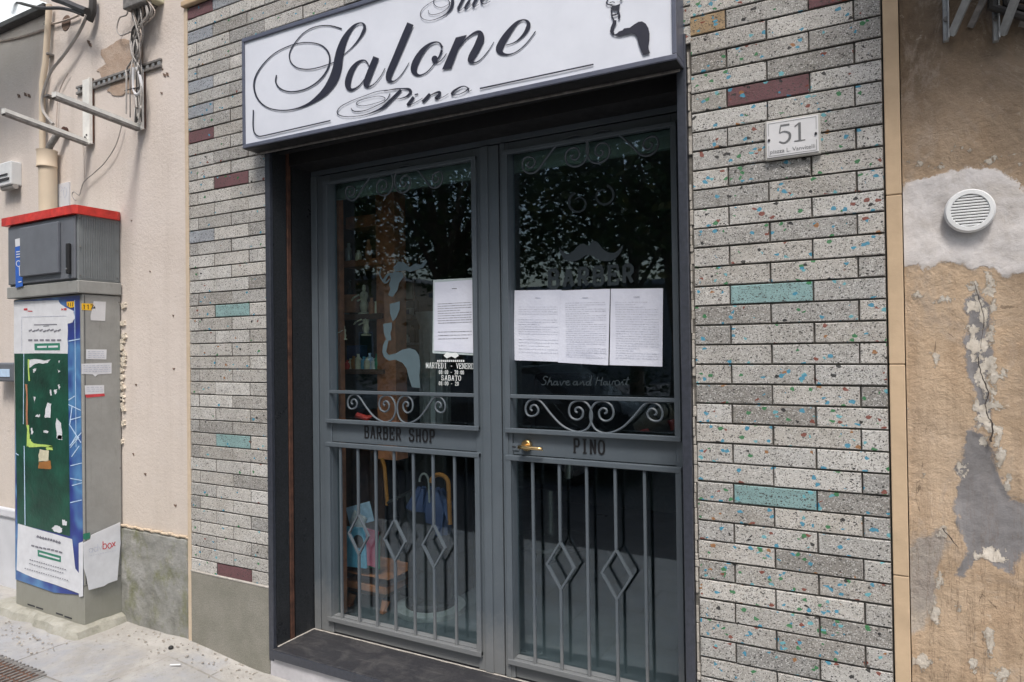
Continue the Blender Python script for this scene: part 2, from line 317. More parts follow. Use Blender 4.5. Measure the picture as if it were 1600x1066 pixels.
    M['room_pale'] = simple('room_panel', (.27, .31, .31), .8)
    M['room_floor'] = simple('room_floor', (.10, .115, .13), .35, scale=4)
    M['terracotta'] = simple('terracotta', (.38, .17, .09), .8)
    M['cream'] = simple('cream_ceramic', (.62, .58, .42), .4)
    M['navy'] = simple('navy_cloth', (.03, .05, .13), .7)
    M['black'] = simple('matt_black', (.012, .012, .013), .6)
    M['pinkmag'] = simple('pink_cover', (.50, .13, .20), .4)
    M['bluemag'] = simple('blue_cover', (.14, .42, .62), .4)
    M['greenmag'] = simple('green_cover', (.03, .26, .14), .4)
    M['silver'] = simple('silver_grey', (.33, .35, .36), .4, .4)
    M['standin_grey'] = simple('grey_standin', (.20, .27, .245), .7, var=.1)
    # street
    m = NM('foliage', .6, .3); inf = m.n.new('ShaderNodeObjectInfo')
    at = m.n.new('ShaderNodeAttribute'); at.attribute_name = 'leaf'
    m.col(m.ramp(at.outputs['Fac'], [(0, (.018, .04, .010)), (.5, (.045, .085, .02)), (.85, (.09, .12, .035)), (1, (.20, .19, .07))])); M['leaf'] = m.m
    M['bark'] = simple('bark', (.12, .09, .065), .9, scale=12, bump=.8)
    M['facade_far'] = simple('far_render', (.40, .33, .25), .9, scale=2)
    M['facade_far2'] = simple('far_render_grey', (.24, .23, .22), .9, scale=2)
    M['car_paint'] = simple('dark_car_paint', (.03, .035, .045), .2, .3, bump=.0)
    M['tyre'] = simple('tyre_rubber', (.02, .02, .02), .8)
build_materials()

# ------------------------------------------------------------------ mesh builder
class MB:
    def __init__(s): s.v = []; s.f = []; s.mi = []; s.attr = []; s.cur = 0; s.a = None
    def add(s, vs, fs):
        o = len(s.v); s.v += [Vector(v) for v in vs]
        for f in fs: s.f.append([i+o for i in f]); s.mi.append(s.cur); s.attr.append(s.a)
    def box(s, a, b, bev=0.0, rot=None, org=None):
        x0, y0, z0 = (min(a[i], b[i]) for i in range(3)); x1, y1, z1 = (max(a[i], b[i]) for i in range(3))
        bm = bmesh.new(); bmesh.ops.create_cube(bm, size=1)
        for v in bm.verts: v.co = Vector((x0+(v.co.x+.5)*(x1-x0), y0+(v.co.y+.5)*(y1-y0), z0+(v.co.z+.5)*(z1-z0)))
        bev = min(bev, .45*min(x1-x0, y1-y0, z1-z0))
        if bev > 0: bmesh.ops.bevel(bm, geom=list(bm.edges), offset=bev, segments=2, affect='EDGES', profile=.5)
        s.from_bm(bm, rot, org)
    def from_bm(s, bm, rot=None, org=None):
        bm.verts.ensure_lookup_table(); bm.verts.index_update()
        vs = [v.co.copy() for v in bm.verts]
        if rot is not None:
            org = Vector(org or (0, 0, 0)); vs = [org + rot @ (v-org) for v in vs]
        s.add(vs, [[v.index for v in f.verts] for f in bm.faces]); bm.free()
    def tube(s, pts, r, n=8, closed=False, caps=True):
        pts = [Vector(p) for p in pts]; k = len(pts)
        rr = r if isinstance(r, (list, tuple)) else [r]*k
        vs = []; T0 = None; nrm = None
        for i, p in enumerate(pts):
            if closed: t = (pts[(i+1) % k]-pts[i-1]).normalized()
            else: t = ((pts[min(i+1, k-1)]-pts[max(i-1, 0)])).normalized()
            if nrm is None:
                a = Vector((0, 0, 1)) if abs(t.z) < .9 else Vector((1, 0, 0)); nrm = t.cross(a).normalized()
            else:
                nrm = (nrm - t*nrm.dot(t));  nrm = nrm.normalized() if nrm.length > 1e-6 else t.orthogonal().normalized()
            b = t.cross(nrm)
            for j in range(n):
                an = 2*math.pi*j/n; vs.append(p + rr[i]*(math.cos(an)*nrm + math.sin(an)*b))
        fs = []
        for i in range(k if closed else k-1):
            i2 = (i+1) % k
            for j in range(n): fs.append([i*n+j, i*n+(j+1) % n, i2*n+(j+1) % n, i2*n+j])
        if caps and not closed: fs.append(list(range(n))[::-1]); fs.append([(k-1)*n+j for j in range(n)])
        s.add(vs, fs)
    def lathe(s, prof, c, n=24, axis='z'):
        c = Vector(c); vs = []; k = len(prof)
        for r, h in prof:
            for j in range(n):
                a = 2*math.pi*j/n
                q = Vector((r*math.cos(a), r*math.sin(a), h)) if axis == 'z' else Vector((r*math.cos(a), h, r*math.sin(a)))
                vs.append(c+q)
        fs = [[i*n+j, i*n+(j+1) % n, (i+1)*n+(j+1) % n, (i+1)*n+j] for i in range(k-1) for j in range(n)]
        fs.append(list(range(n))); fs.append([(k-1)*n+j for j in range(n)]); s.add(vs, fs)
    def prism(s, pts, off):       # planar polygon extruded by vector off
        pts = [Vector(p) for p in pts]; off = Vector(off); n = len(pts)
        tri = tessellate_polygon([pts])
        vs = pts + [p+off for p in pts]
        fs = [list(t) for t in tri] + [[i+n for i in t] for t in tri]
        fs += [[i, (i+1) % n, (i+1) % n+n, i+n] for i in range(n)]
        s.add(vs, fs)
    def quad(s, a, b, c, d): s.add([a, b, c, d], [[0, 1, 2, 3]])
    def build(s, name, mat, parent=None, smooth=False, org=None):
        me = bpy.data.meshes.new(name)
        o0 = Vector(org) if org is not None else (parent_org(parent) if parent else Vector((0, 0, 0)))
        me.from_pydata([v-o0 for v in s.v], [], s.f)
        mats = mat if isinstance(mat, list) else [mat]
        for m in mats: me.materials.append(M[m])
        for p, i in zip(me.polygons, s.mi): p.material_index = i
        bm = bmesh.new(); bm.from_mesh(me); bmesh.ops.recalc_face_normals(bm, faces=bm.faces[:]); bm.to_mesh(me); bm.free()
        if smooth:
            for p in me.polygons: p.use_smooth = True
            try: me.set_sharp_from_angle(angle=R(40))
            except Exception: pass
        if any(a is not None for a in s.attr):
            ca = me.color_attributes.new('bc', 'FLOAT_COLOR', 'CORNER')
            for p, a in zip(me.polygons, s.attr):
                for li in p.loop_indices: ca.data[li].color = (*(a or (0, 0, 0)), 1)
        o = bpy.data.objects.new(name, me); COL.objects.link(o)
        if parent: o.parent = parent
        else: o.location = o0
        return o
def parent_org(p):
    o = Vector((0, 0, 0))
    while p: o += p.location; p = p.parent
    return o
def tag(o, label=None, cat=None, group=None, kind=None):
    if label: o['label'] = label
    if cat: o['category'] = cat
    if group: o['group'] = group
    if kind: o['kind'] = kind
    return o
def thing(name, label, cat, loc, group=None):
    o = bpy.data.objects.new(name, None); o.empty_display_size = .05; COL.objects.link(o)
    o.location = loc; return tag(o, label, cat, group)
def spline(pts, m=6):
    # catmull-rom through tuples of any length
    n = len(pts); out = []
    for i in range(n-1):
        p0, p1, p2, p3 = pts[max(i-1, 0)], pts[i], pts[i+1], pts[min(i+2, n-1)]
        for k in range(m):
            t = k/m
            out.append(tuple(.5*((2*b)+(-a+c)*t+(2*a-5*b+4*c-d)*t*t+(-a+3*b-3*c+d)*t**3) for a, b, c, d in zip(p0, p1, p2, p3)))
    out.append(tuple(pts[-1])); return out
class Ink:                        # flat vinyl strokes lying on a plane
    def __init__(s, toP, step): s.mb = MB(); s.toP = toP; s.step = Vector(step); s.k = 0
    def stroke(s, pts, w=None, m=6, smooth=True):
        pts = [p if len(p) == 3 else (*p, w) for p in pts]
        if smooth and len(pts) > 2: pts = spline(pts, m)
        L = []; Rr = []
        for i, (x, y, ww) in enumerate(pts):
            ax, ay, _ = pts[max(i-1, 0)]; bx, by, _ = pts[min(i+1, len(pts)-1)]
            dx, dy = bx-ax, by-ay; d = math.hypot(dx, dy) or 1
            nx, ny = -dy/d*max(ww, 1e-4)/2, dx/d*max(ww, 1e-4)/2
            L.append(s.toP(x+nx, y+ny)); Rr.append(s.toP(x-nx, y-ny))
        off = s.step*s.k; s.k += 1; n = len(pts)
        s.mb.add([p+off for p in L+Rr], [[i, i+1, n+i+1, n+i] for i in range(n-1)])
    def poly(s, pts, smooth=False, m=4):
        if smooth: pts = spline(list(pts)+[pts[0]], m)[:-1]
        q = [s.toP(*p) for p in pts]; off = s.step*s.k; s.k += 1
        s.mb.add([p+off for p in q], [list(t) for t in tessellate_polygon([q])])
def text(mb, string, origin, xv, zv, width, height, off=(0, 0, 0)):
    """built-in font, fitted to width and height on a plane spanned by xv, zv"""
    cu = bpy.data.curves.new('tmp', 'FONT'); cu.body = string; cu.size = 1; cu.resolution_u = 3
    ob = bpy.data.objects.new('tmp', cu); COL.objects.link(ob)
    dg = bpy.context.evaluated_depsgraph_get(); me = bpy.data.meshes.new_from_object(ob.evaluated_get(dg))
    xs = [v.co.x for v in me.vertices]; ys = [v.co.y for v in me.vertices]
    if xs:
        x0, x1, y1 = min(xs), max(xs), .70; y0 = 0
        origin, xv, zv, off = Vector(origin), Vector(xv).normalized(), Vector(zv).normalized(), Vector(off)
        vs = [origin+off+xv*((v.co.x-x0)/(x1-x0)*width)+zv*((v.co.y-y0)/(y1-y0)*height) for v in me.vertices]
        mb.add(vs, [list(p.vertices) for p in me.polygons])
    bpy.data.objects.remove(ob); bpy.data.meshes.remove(me); bpy.data.curves.remove(cu)
# slab-serif letters as strokes in a 0..1 box (x,y up)
SLAB = {
 'B': [[(.18,0),(.18,1)],[(.18,1),(.7,1),(.8,.88),(.8,.65),(.68,.53),(.18,.53)],[(.68,.53),(.86,.42),(.86,.14),(.74,0),(.18,0)],[(.02,1),(.3,1)],[(.02,0),(.3,0)]],
 'A': [[(.14,0),(.46,1)],[(.54,1),(.86,0)],[(.3,.36),(.72,.36)],[(0,0),(.3,0)],[(.7,0),(1,0)],[(.34,1),(.6,1)]],
 'R': [[(.18,0),(.18,1)],[(.18,1),(.7,1),(.82,.88),(.82,.62),(.7,.5),(.18,.5)],[(.5,.5),(.84,0)],[(.02,1),(.3,1)],[(.02,0),(.34,0)],[(.7,0),(.98,0)]],
 'E': [[(.18,0),(.18,1)],[(.02,1),(.86,1),(.86,.74)],[(.18,.52),(.62,.52)],[(.62,.66),(.62,.38)],[(.02,0),(.88,0),(.88,.28)]],
 'S': [[(.82,.72),(.82,.9),(.7,1),(.28,1),(.14,.88),(.14,.66),(.28,.55),(.72,.46),(.86,.34),(.86,.12),(.72,0),(.28,0),(.14,.1),(.14,.3)]],
 'H': [[(.2,0),(.2,1)],[(.8,0),(.8,1)],[(.2,.5),(.8,.5)],[(.04,1),(.36,1)],[(.04,0),(.36,0)],[(.64,1),(.96,1)],[(.64,0),(.96,0)]],
 'O': [[(.5,1),(.26,.94),(.12,.74),(.12,.26),(.26,.06),(.5,0),(.74,.06),(.88,.26),(.88,.74),(.74,.94),(.5,1)]],
 'P': [[(.2,0),(.2,1)],[(.2,1),(.72,1),(.85,.86),(.85,.6),(.72,.46),(.2,.46)],[(.04,1),(.3,1)],[(.02,0),(.42,0)]],
 'I': [[(.5,0),(.5,1)],[(.22,1),(.78,1)],[(.22,0),(.78,0)]],
 'N': [[(.18,0),(.18,1)],[(.18,1),(.82,0)],[(.82,0),(.82,1)],[(.02,1),(.26,1)],[(.02,0),(.36,0)],[(.64,1),(.98,1)]],
 'M': [[(.14,0),(.14,1)],[(.14,1),(.5,.2)],[(.5,.2),(.86,1)],[(.86,0),(.86,1)],[(0,0),(.28,0)],[(.72,0),(1,0)]],
 'T': [[(.5,0),(.5,1)],[(.08,.8),(.08,1),(.92,1),(.92,.8)],[(.32,0),(.68,0)]],
 'D': [[(.18,0),(.18,1)],[(.04,1),(.6,1),(.84,.8),(.84,.2),(.6,0),(.04,0)]],
 'V': [[(.12,1),(.5,0)],[(.5,0),(.88,1)],[(0,1),(.26,1)],[(.74,1),(1,1)]],
 '0': [[(.5,1),(.24,.86),(.16,.5),(.24,.14),(.5,0),(.76,.14),(.84,.5),(.76,.86),(.5,1)]],
 '8': [[(.5,.54),(.24,.66),(.24,.9),(.5,1),(.76,.9),(.76,.66),(.5,.54),(.18,.4),(.18,.12),(.5,0),(.82,.12),(.82,.4),(.5,.54)]],
 '2': [[(.16,.72),(.24,.94),(.5,1),(.78,.9),(.78,.66),(.16,0),(.86,0),(.86,.16)]],
 '-': [[(.2,.45),(.8,.45)]], ':': [[(.5,.2),(.5,.32)],[(.5,.6),(.5,.72)]], '\'': [[(.5,1),(.4,.75)]],
 ' ': []}
def slab(ink, string, x0, z0, adv, h, lw, cwf=.82, thick=None):
    for i, ch in enumerate(string):
        for st in SLAB[ch]:
            horiz = all(abs(a[1]-b[1]) < .01 for a, b in zip(st, st[1:]))
            ink.stroke([(x0+(i+a*cwf)*adv, z0+b*h) for a, b in st], lw*(.62 if horiz else 1), smooth=False)
def squiggle_lines(ink, x0, x1, z0, z1, n, lw, brk=.12, indent=0):
    for k in range(n):
        z = z1-(z1-z0)*k/max(1, n-1); x = x0+(indent if random.random() < .2 else 0)
        xe = x1 if random.random() > .25 else x0+(x1-x0)*random.uniform(.4, .95)
        while x < xe-.002:
            w = random.uniform(.006, .022); e = min(x+w, xe)
            ink.stroke([(x, z), (e, z)], lw*random.uniform(.7, 1.1), smooth=False); x = e+random.uniform(.0012, .003)
XZ = lambda y: (lambda x, z: Vector((x, y, z)))
PXY = lambda y: (lambda u, v: P(u, v, y))

# ================================================================== STRUCTURE
S = .065
JX0, JX1 = -2.122, -0.162          # inner faces of the door opening
TZ = .137                           # threshold top
def gz(x, y):
    t = min(1, max(0, (-2.15-x)/.6)); t = t*t*(3-2*t)
    return .046*t
mb = MB(); nx, ny = 150, 60
xs = [-9+15*i/nx for i in range(nx+1)]; ys = [-1.9+1.92*j/ny for j in range(ny+1)]
for j in range(ny+1):
    for i in range(nx+1):
        x, y = xs[i], ys[j]
        z = gz(x, y)+.004*noise.noise(Vector((x*3, y*3, 0)))+.012*max(0, 1+y/.12)*(noise.noise(Vector((x*6, y*6, 5)))*.5+.5)
        mb.v.append(Vector((x, y, z)))
for j in range(ny):
    for i in range(nx):
        a = j*(nx+1)+i; mb.f.append([a, a+1, a+nx+2, a+nx+1]); mb.mi.append(0); mb.attr.append(None)
tag(mb.build('pavement', 'pavement', smooth=True), kind='structure')
mb = MB(); mb.box((-40, -2.05, -.13), (40, -1.89, -.005), .01); tag(mb.build('kerb', 'kerb'), kind='structure')
mb = MB(); mb.quad((-60, -60, -.12), (60, -60, -.12), (60, 8, -.12), (-60, 8, -.12)); tag(mb.build('road', 'asphalt'), kind='structure')

# brick clad facade -------------------------------------------------
fac = thing('brick_clad_facade', 'facade clad in grey speckled terrazzo bricks framing the shop doorway', 'facade', (-1.15, 0, 0))
mb = MB()
BX0, BX1 = -2.728, .450
mb.box((BX0, 0, -.1), (JX0-.032, .5, 6)); mb.box((JX1+.032, 0, -.1), (BX1, .5, 6)); mb.box((JX0-.032, 0.0, 2.52), (JX1+.032, .5, 6))
mb.build('wall_core', 'mortar', fac)
mb = MB()
LB = .2508
def brick(x0, x1, z0, z1, kind=0):
    g = .0025; x0 += g*.9; x1 -= g*.9; z0 += g; z1 -= g; z0 += random.uniform(-.0006, .0006); x0 += random.uniform(-.001, .001)
    if x1-x0 < .008: return
    j = lambda: random.uniform(-.0012, .0012)
    d = .012+random.uniform(-.002, .002); iv = .0022
    mb.a = (random.random(), kind, random.random())
    fr = [(x0+iv+j(), -d, z0+iv+j()), (x1-iv+j(), -d, z0+iv+j()), (x1-iv+j(), -d, z1-iv+j()), (x0+iv+j(), -d, z1-iv+j())]
    md = [(x0, -d+.003, z0), (x1, -d+.003, z0), (x1, -d+.003, z1), (x0, -d+.003, z1)]
    bk = [(x0, .001, z0), (x1, .001, z0), (x1, .001, z1), (x0, .001, z1)]
    fs = [[0, 1, 2, 3]]
    for a in range(4):
        b = (a+1) % 4; fs += [[a, b, b+4, a+4], [a+4, b+4, b+8, a+8]]
    mb.add(fr+md+bk, fs)
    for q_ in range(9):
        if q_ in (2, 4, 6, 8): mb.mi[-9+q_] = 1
K = {'n': 0.0, 'm': .25, 't': .45, 'y': .65, 'b': .85}
def row(x_a, par, k0, k1, z0, xl, xr, special):
    x = x_a+(0 if par == 'A' else LB/2)
    k = math.floor((xl-x)/LB)-1
    while x+k*LB < xr:
        a, b = max(xl, x+k*LB), min(xr, x+(k+1)*LB)
        if b > a+.004: brick(a, b, z0, z0+S, K[special.get(k, 'n')])
        k += 1
# right pier: line i at z = 2.65 - i*S (row i hangs below line i)
spR = {0: {-1: 'y', 1: 'm', 2: 'm'}, 4: {0: 'm'}, 14: {0: 't'}, 24: {0: 't'}, -3: {0: 'b'}}
for i in range(-22, 42):
    row(0.0, 'A' if i % 2 == 0 else 'B', 0, 0, 2.65-(i+1)*S, JX1+.044, BX1, spR.get(i, {}))
# left pier and the field over the doorway: line i at z = ZL + i*S
ZL = -34.3462*S+2.65; XL = -38.9322*S
spL = {0: {0: 'm'}, 10: {0: 't'}, 20: {0: 't'}, 26: {-1: 'b'}, 30: {0: 'm'}, 34: {-1: 'm'}, 36: {-1: 'b'}, 38: {-1: 'b'}, 42: {-1: 'b'}, 44: {-1: 'm', 0: 'b'}}
for i in range(0, 45):
    z0 = ZL+i*S
    row(XL, 'A' if i % 2 == 0 else 'B', 0, 0, z0, BX0, (JX0-.036) if z0 < 2.50 else JX1+.05, spL.get(i, {}))
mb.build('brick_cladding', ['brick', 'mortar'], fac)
ZTOP = ZL+45*S
mb = MB(); mb.cur = 0
mb.box((BX0-.03, -.03, ZTOP+.004), (JX1+.05, .0, ZTOP+.035), .006); mb.build('ledge', 'trim', fac)
mb = MB(); mb.box((BX0-.03, -.004, ZTOP+.037), (JX1+.05, .0, 6)); tag(mb.build('upper_render', 'plaster', fac), None)
mb = MB(); mb.box((BX0+.002, -.017, -.05), (JX0-.032, 0, ZL+.0), .004); mb.build('stone_base', 'grit', fac)
mb = MB(); mb.box((BX0+.002, -.0195, ZL-.004), (JX0-.032, -.001, ZL+.004), .002); mb.build('pale_joint', 'pale_mortar', fac)
mb = MB(); mb.box((BX0-.026, -.014, -.05), (BX0, 0, ZTOP), .003); mb.build('edge_trim', 'trim2', fac)
# ragged pale mortar between jamb and bricks
mb = MB(); zz = -.1
while zz < 2.52:
    h = random.uniform(.02, .07)
    if random.random() < .86:
        w = random.uniform(.003, .014)
        mb.box((JX1+.0325, -.003-random.uniform(0, .008), zz), (JX1+.033+w, .0, zz+h*.97), .003)
    zz += h
mb.build('mortar_joint', 'pale_mortar', fac)

# left pink wall -----------------------------------------------------
pw = thing('plaster_wall', 'pinkish cream plastered wall left of the brick pier with mossy grey dado', 'wall', (-5, 0, 0))
mb = MB(); mb.box((-14, .002, -.2), (BX0-.026, .5, 6)); mb.build('plaster', 'plaster', pw)
def wavy_slab(x0, x1, z0, z1, d, nxx, nzz, amp, edge, fr=8, seed=0, name='', mat='', parent=None, topw=0):
    b = MB()
    for j in range(nzz+1):
        for i in range(nxx+1):
            x = x0+(x1-x0)*i/nxx; z = z0+(z1-z0)*j/nzz
            if j == nzz: z += topw*noise.noise(Vector((x*20, seed, 2)))
            y = -d-amp*(noise.noise(Vector((x*fr, z*fr, seed)))+.5*noise.noise(Vector((x*fr*3, z*fr*3, seed+4))))
            if i in (0, nxx) or j in (0, nzz): y = .0
            b.v.append(Vector((x, y, z)))
    for j in range(nzz):
        for i in range(nxx):
            a = j*(nxx+1)+i; b.f.append([a, a+1, a+nxx+2, a+nxx+1]); b.mi.append(0); b.attr.append(None)
    return b.build(name, mat, parent, smooth=True)
wavy_slab(-3.34, BX0-.028, -.02, .572, .012, 60, 60, .006, 0, 8, 3, 'dado', 'dado', pw, .02)
mb = MB()
pts = [(P(190+i*5.3, 822+i*.9+(random.random()-.5)*3).x, 0) for i in range(21)]
for i in range(20):
    zc = .582+.003*math.sin(i*1.9); mb.box((-3.34+i*.0298, -.013-random.uniform(0, .0015), zc-.008), (-3.34+(i+1)*.0302, 0, zc+.003+random.uniform(0, .002)), .004)
mb.build('dado_cap', 'trim2', pw)
mb = MB(); mb.box((-8, -.02, -.02), (-3.98, 0.0, .50), .004); mb.box((-8, -.035, .50), (-3.98, 0.0, .56), .012); mb.build('stone_dado', 'white_stone', pw)
def blob(mbx, px, y=-.0, th=.003, jit=2.0, sub=5, freq=.09, seed=0, conv=None):
    conv = conv or (lambda u, v: P(u, v, y))
    n = len(px); out = []
    for i in range(n):
        a, b = px[i], px[(i+1) % n]
        for k in range(sub):
            t = k/sub; u = a[0]+(b[0]-a[0])*t; v = a[1]+(b[1]-a[1])*t
            u += jit*(noise.noise(Vector((u*freq, v*freq, seed)))*1.6+noise.noise(Vector((u*freq*4, v*freq*4, seed+9))))
            v += jit*(noise.noise(Vector((u*freq, v*freq, seed+20)))*1.6+noise.noise(Vector((u*freq*4, v*freq*4, seed+29))))
            out.append(conv(u, v))
    q = sum(out, Vector())/len(out)
    mbx.prism(out, (0, -th, 0))
mb = MB()
blob(mb, [(161, 78), (190, 62), (222, 66), (226, 112), (212, 150), (190, 142), (165, 128), (150, 112), (166, 100)], jit=2.5, seed=1, y=.003, th=.0045)
blob(mb, [(176, 132), (198, 128), (196, 148), (180, 150), (168, 142)], jit=2.5, seed=2, y=.003, th=.0055)
mb.build('bare_patch', 'brown_patch', pw)
mb = MB()
for k in range(26):        # chipped plaster behind the cabinet's right edge
    v = 462+k*9+random.uniform(-3, 3); u = 192.5+random.uniform(-1, 3.5)
    if 520 < v < 640 or random.random() < .4:
        w = random.uniform(1.5, 5); blob(mb, [(u-w, v-3), (u+w*.6, v-5), (u+w, v+2), (u-w*.3, v+5)], jit=1.5, seed=k, y=.003, th=.012)
mb.build('chipped_plaster', 'flake', pw)
mb = MB()
for k in range(11):
    u = random.uniform(205, 285); v = random.uniform(60, 800); w = random.uniform(.6, 2.2)
    blob(mb, [(u-w, v-w), (u+w, v-w*.6), (u+w*.5, v+w*1.4)], jit=.8, seed=k+50, y=.003, th=.0042)
for u, v in ((146, 24), (142, 70), (139, 66), (258, 118), (262, 116), (40, 148), (46, 150), (30, 150)):
    blob(mb, [(u-2, v-3), (u+1.5, v-2), (u+2.5, v+3), (u-1, v+2)], jit=.8, seed=u, y=.003, th=.0042)
c = P(103, 36); mb.lathe([(.0, -.004), (.045, -.004), (.05, 0)], (c.x, .003, c.z), 20, 'y')
mb.build('wall_scar', 'bracket_rust', pw)

# right peeling wall ---------------------------------------------------
rw = thing('peeling_wall', 'stained ochre plaster wall with peeling patches right of the bricks', 'wall', (2, 0, 0))
mb = MB(); zz = -.1
for k, h in enumerate((.55, .41, .62, .5, .71, .45, .6, .7, .7)):
    mb.box((.453, -.014-random.uniform(0, .002), zz+.001), (.494, .03, zz+h-.001), .003); zz += h
mb.build('edge_trim', 'trim', rw)
c5 = lambda x, y: (1370+x/2.96, y/2.96); c7 = lambda x, y: (1370+x/1.468, 340+y/1.468)
import numpy as np
nx2, nz2 = 130, 420; X0, X1 = .497, 1.25
gx, gzz = np.meshgrid(np.linspace(X0, X1, nx2+1), np.linspace(-.1, 3.5, nz2+1)); gx = gx.ravel(); gzz = gzz.ravel()
def sdf(pxs):                 # signed distance to a polygon on the wall, positive inside
    q = np.array([(P(u, v).x, P(u, v).z) for u, v in pxs]); n = len(q); d = np.full(gx.shape, 9.0); ins = np.zeros(gx.shape, bool)
    for i in range(n):
        a, b = q[i], q[(i+1) % n]; e = b-a; wx, wz = gx-a[0], gzz-a[1]
        t = np.clip((wx*e[0]+wz*e[1])/(e@e+1e-12), 0, 1); d = np.minimum(d, np.hypot(wx-t*e[0], wz-t*e[1]))
        c1 = (a[1] > gzz) != (b[1] > gzz)
        with np.errstate(divide='ignore', invalid='ignore'): xi = (b[0]-a[0])*(gzz-a[1])/(b[1]-a[1])+a[0]
        ins ^= c1 & (gx < xi)
    return np.clip(np.where(ins, d, -d), -.06, .06)
c5 = lambda x, y: (1370+x/2.96, y/2.96); c7 = lambda x, y: (1370+x/1.468, 340+y/1.468)
m_white = sdf([c5(104, 905), c5(140, 850), c5(180, 822), c5(300, 800), c5(430, 767), c5(540, 775), c5(640, 820), (1606, 300), (1640, 330), (1635, 410), c7(325, 130), c7(290, 142), c7(270, 118), c7(240, 107), c7(215, 122), c7(200, 108), c7(150, 106), c7(120, 122), c7(88, 112), c7(60, 116), (1403, 360)])
m_grey = np.maximum(sdf([c7(x, y) for x, y in ((215, 490), (245, 500), (270, 540), (280, 600), (300, 640), (338, 650), (390, 660), (390, 780), (338, 770), (310, 825), (270, 800), (240, 770), (220, 800), (190, 830), (180, 822), (205, 770), (190, 720), (180, 650), (190, 600), (180, 580), (205, 520))]),
                    sdf([c7(x, y) for x, y in ((198, 185), (240, 172), (268, 200), (264, 240), (268, 300), (262, 380), (268, 480), (230, 480), (222, 395), (206, 350), (198, 280), (206, 240))])-.004)
m_pale = sdf([c7(x, y) for x, y in ((56, 765), (110, 732), (150, 712), (170, 745), (140, 800), (132, 880), (110, 950), (56, 962))])
m_fl = np.full(gx.shape, -.06)
FL = [(225, 150, 8, 14), (215, 205, 9, 18), (222, 262, 12, 18), (235, 330, 9, 22), (246, 385, 12, 26), (232, 432, 8, 16), (252, 470, 12, 18), (282, 505, 8, 20), (150, 186, 20, 7), (135, 325, 8, 10), (110, 1022, 26, 16), (268, 778, 30, 14), (132, 905, 8, 46), (144, 835, 6, 20), (258, 985, 8, 34), (222, 1028, 9, 12), (98, 180, 14, 5), (190, 575, 9, 14), (40, 245, 10, 20), (270, 205, 7, 22), (290, 355, 7, 16), (285, 560, 6, 26), (286, 1050, 20, 12), (105, 592, 4, 7), (192, 900, 5, 9), (62, 450, 4, 14), (150, 720, 10, 16), (300, 600, 5, 20), (262, 350, 14, 10), (248, 300, 10, 14)]
FL += [(235+random.uniform(-25, 30)+(.06*t_), 150+t_, random.uniform(7, 15), random.uniform(10, 24)) for t_ in range(0, 380, 20)]
for i, (x, y, w, h) in enumerate(FL):
    u, v = c7(x, y); w /= 1.468; h /= 1.468
    m_fl = np.maximum(m_fl, sdf([(u+w*math.cos(a)*(1+.35*math.sin(3*a+i)), v+h*math.sin(a)*(1+.3*math.cos(2*a+i))) for a in [k*math.pi/5 for k in range(10)]]))
for k in range(10):
    u, v, w = 1422+k*19+random.uniform(-8, 8), random.uniform(232, 262), random.uniform(1, 5); m_fl = np.maximum(m_fl, sdf([(u-w, v-1), (u+w, v-2), (u+w, v+1), (u-w, v+2)]))
mb = MB()
for x, z in zip(gx, gzz):
    y = .004+.007*noise.noise(Vector((x*5, z*4, 1)))+.004*noise.noise(Vector((x*16, z*13, 2)))+.0016*noise.noise(Vector((x*50, z*50, 3)))
    mb.v.append(Vector((x, y, z)))
H_ = .0022*np.clip(m_white/.006, 0, 1)+.002*np.clip(m_fl/.004, 0, 1)-.004*np.clip(m_grey/.008, 0, 1)-.002*np.clip(m_pale/.01, 0, 1)
for v_, h_ in zip(mb.v, H_): v_.y -= float(h_)
for j in range(nz2):
    for i in range(nx2):
        a = j*(nx2+1)+i; mb.f.append([a, a+1, a+nx2+2, a+nx2+1]); mb.mi.append(0); mb.attr.append(None)
mb.box((X0, .03, -.2), (12, .5, 6)); mb.box((X1, .0, -.2), (12, .03, 6)); mb.box((X0, .0, 3.5), (X1, .03, 6))
ow = mb.build('plaster', 'ochre', rw, smooth=True)
nv = len(ow.data.vertices)
for nm, arr in (('m_white', m_white), ('m_grey', m_grey), ('m_pale', m_pale), ('m_fl', m_fl)):
    at = ow.data.attributes.new(nm, 'FLOAT', 'POINT'); full = np.full(nv, -.06, dtype=np.float32); full[:len(arr)] = arr; at.data.foreach_set('value', full)
mb = MB()
def crackline(pts, w, seed, y=-.006):
    pts = spline([(*c7(a, b), w*(.6+.8*random.random())) for a, b in pts], 8)
    L, Q = [], []
    for u, v, ww in pts:
        u += 2.4*noise.noise(Vector((u*.11, v*.11, seed)))+1.2*noise.noise(Vector((u*.5, v*.5, seed))); ww = ww*(.6+.8*abs(noise.noise(Vector((v*.4, seed, 0)))))
        L.append(P(u-ww/2, v, y)); Q.append(P(u+ww/2, v, y))
    n = len(L); mb.add(L+Q, [[i, i+1, n+i+1, n+i] for i in range(n-1)])
crackline([(232, 320), (240, 360), (255, 400), (250, 440), (265, 480), (262, 515)], 3.2, 1, -.0125)
crackline([(222, 150), (235, 190), (245, 230), (238, 300)], 1.6, 2, -.0125)
crackline([(150, 712), (165, 730), (185, 755)], 2.4, 3, -.0125)
mb.build('crack', 'crack', rw)

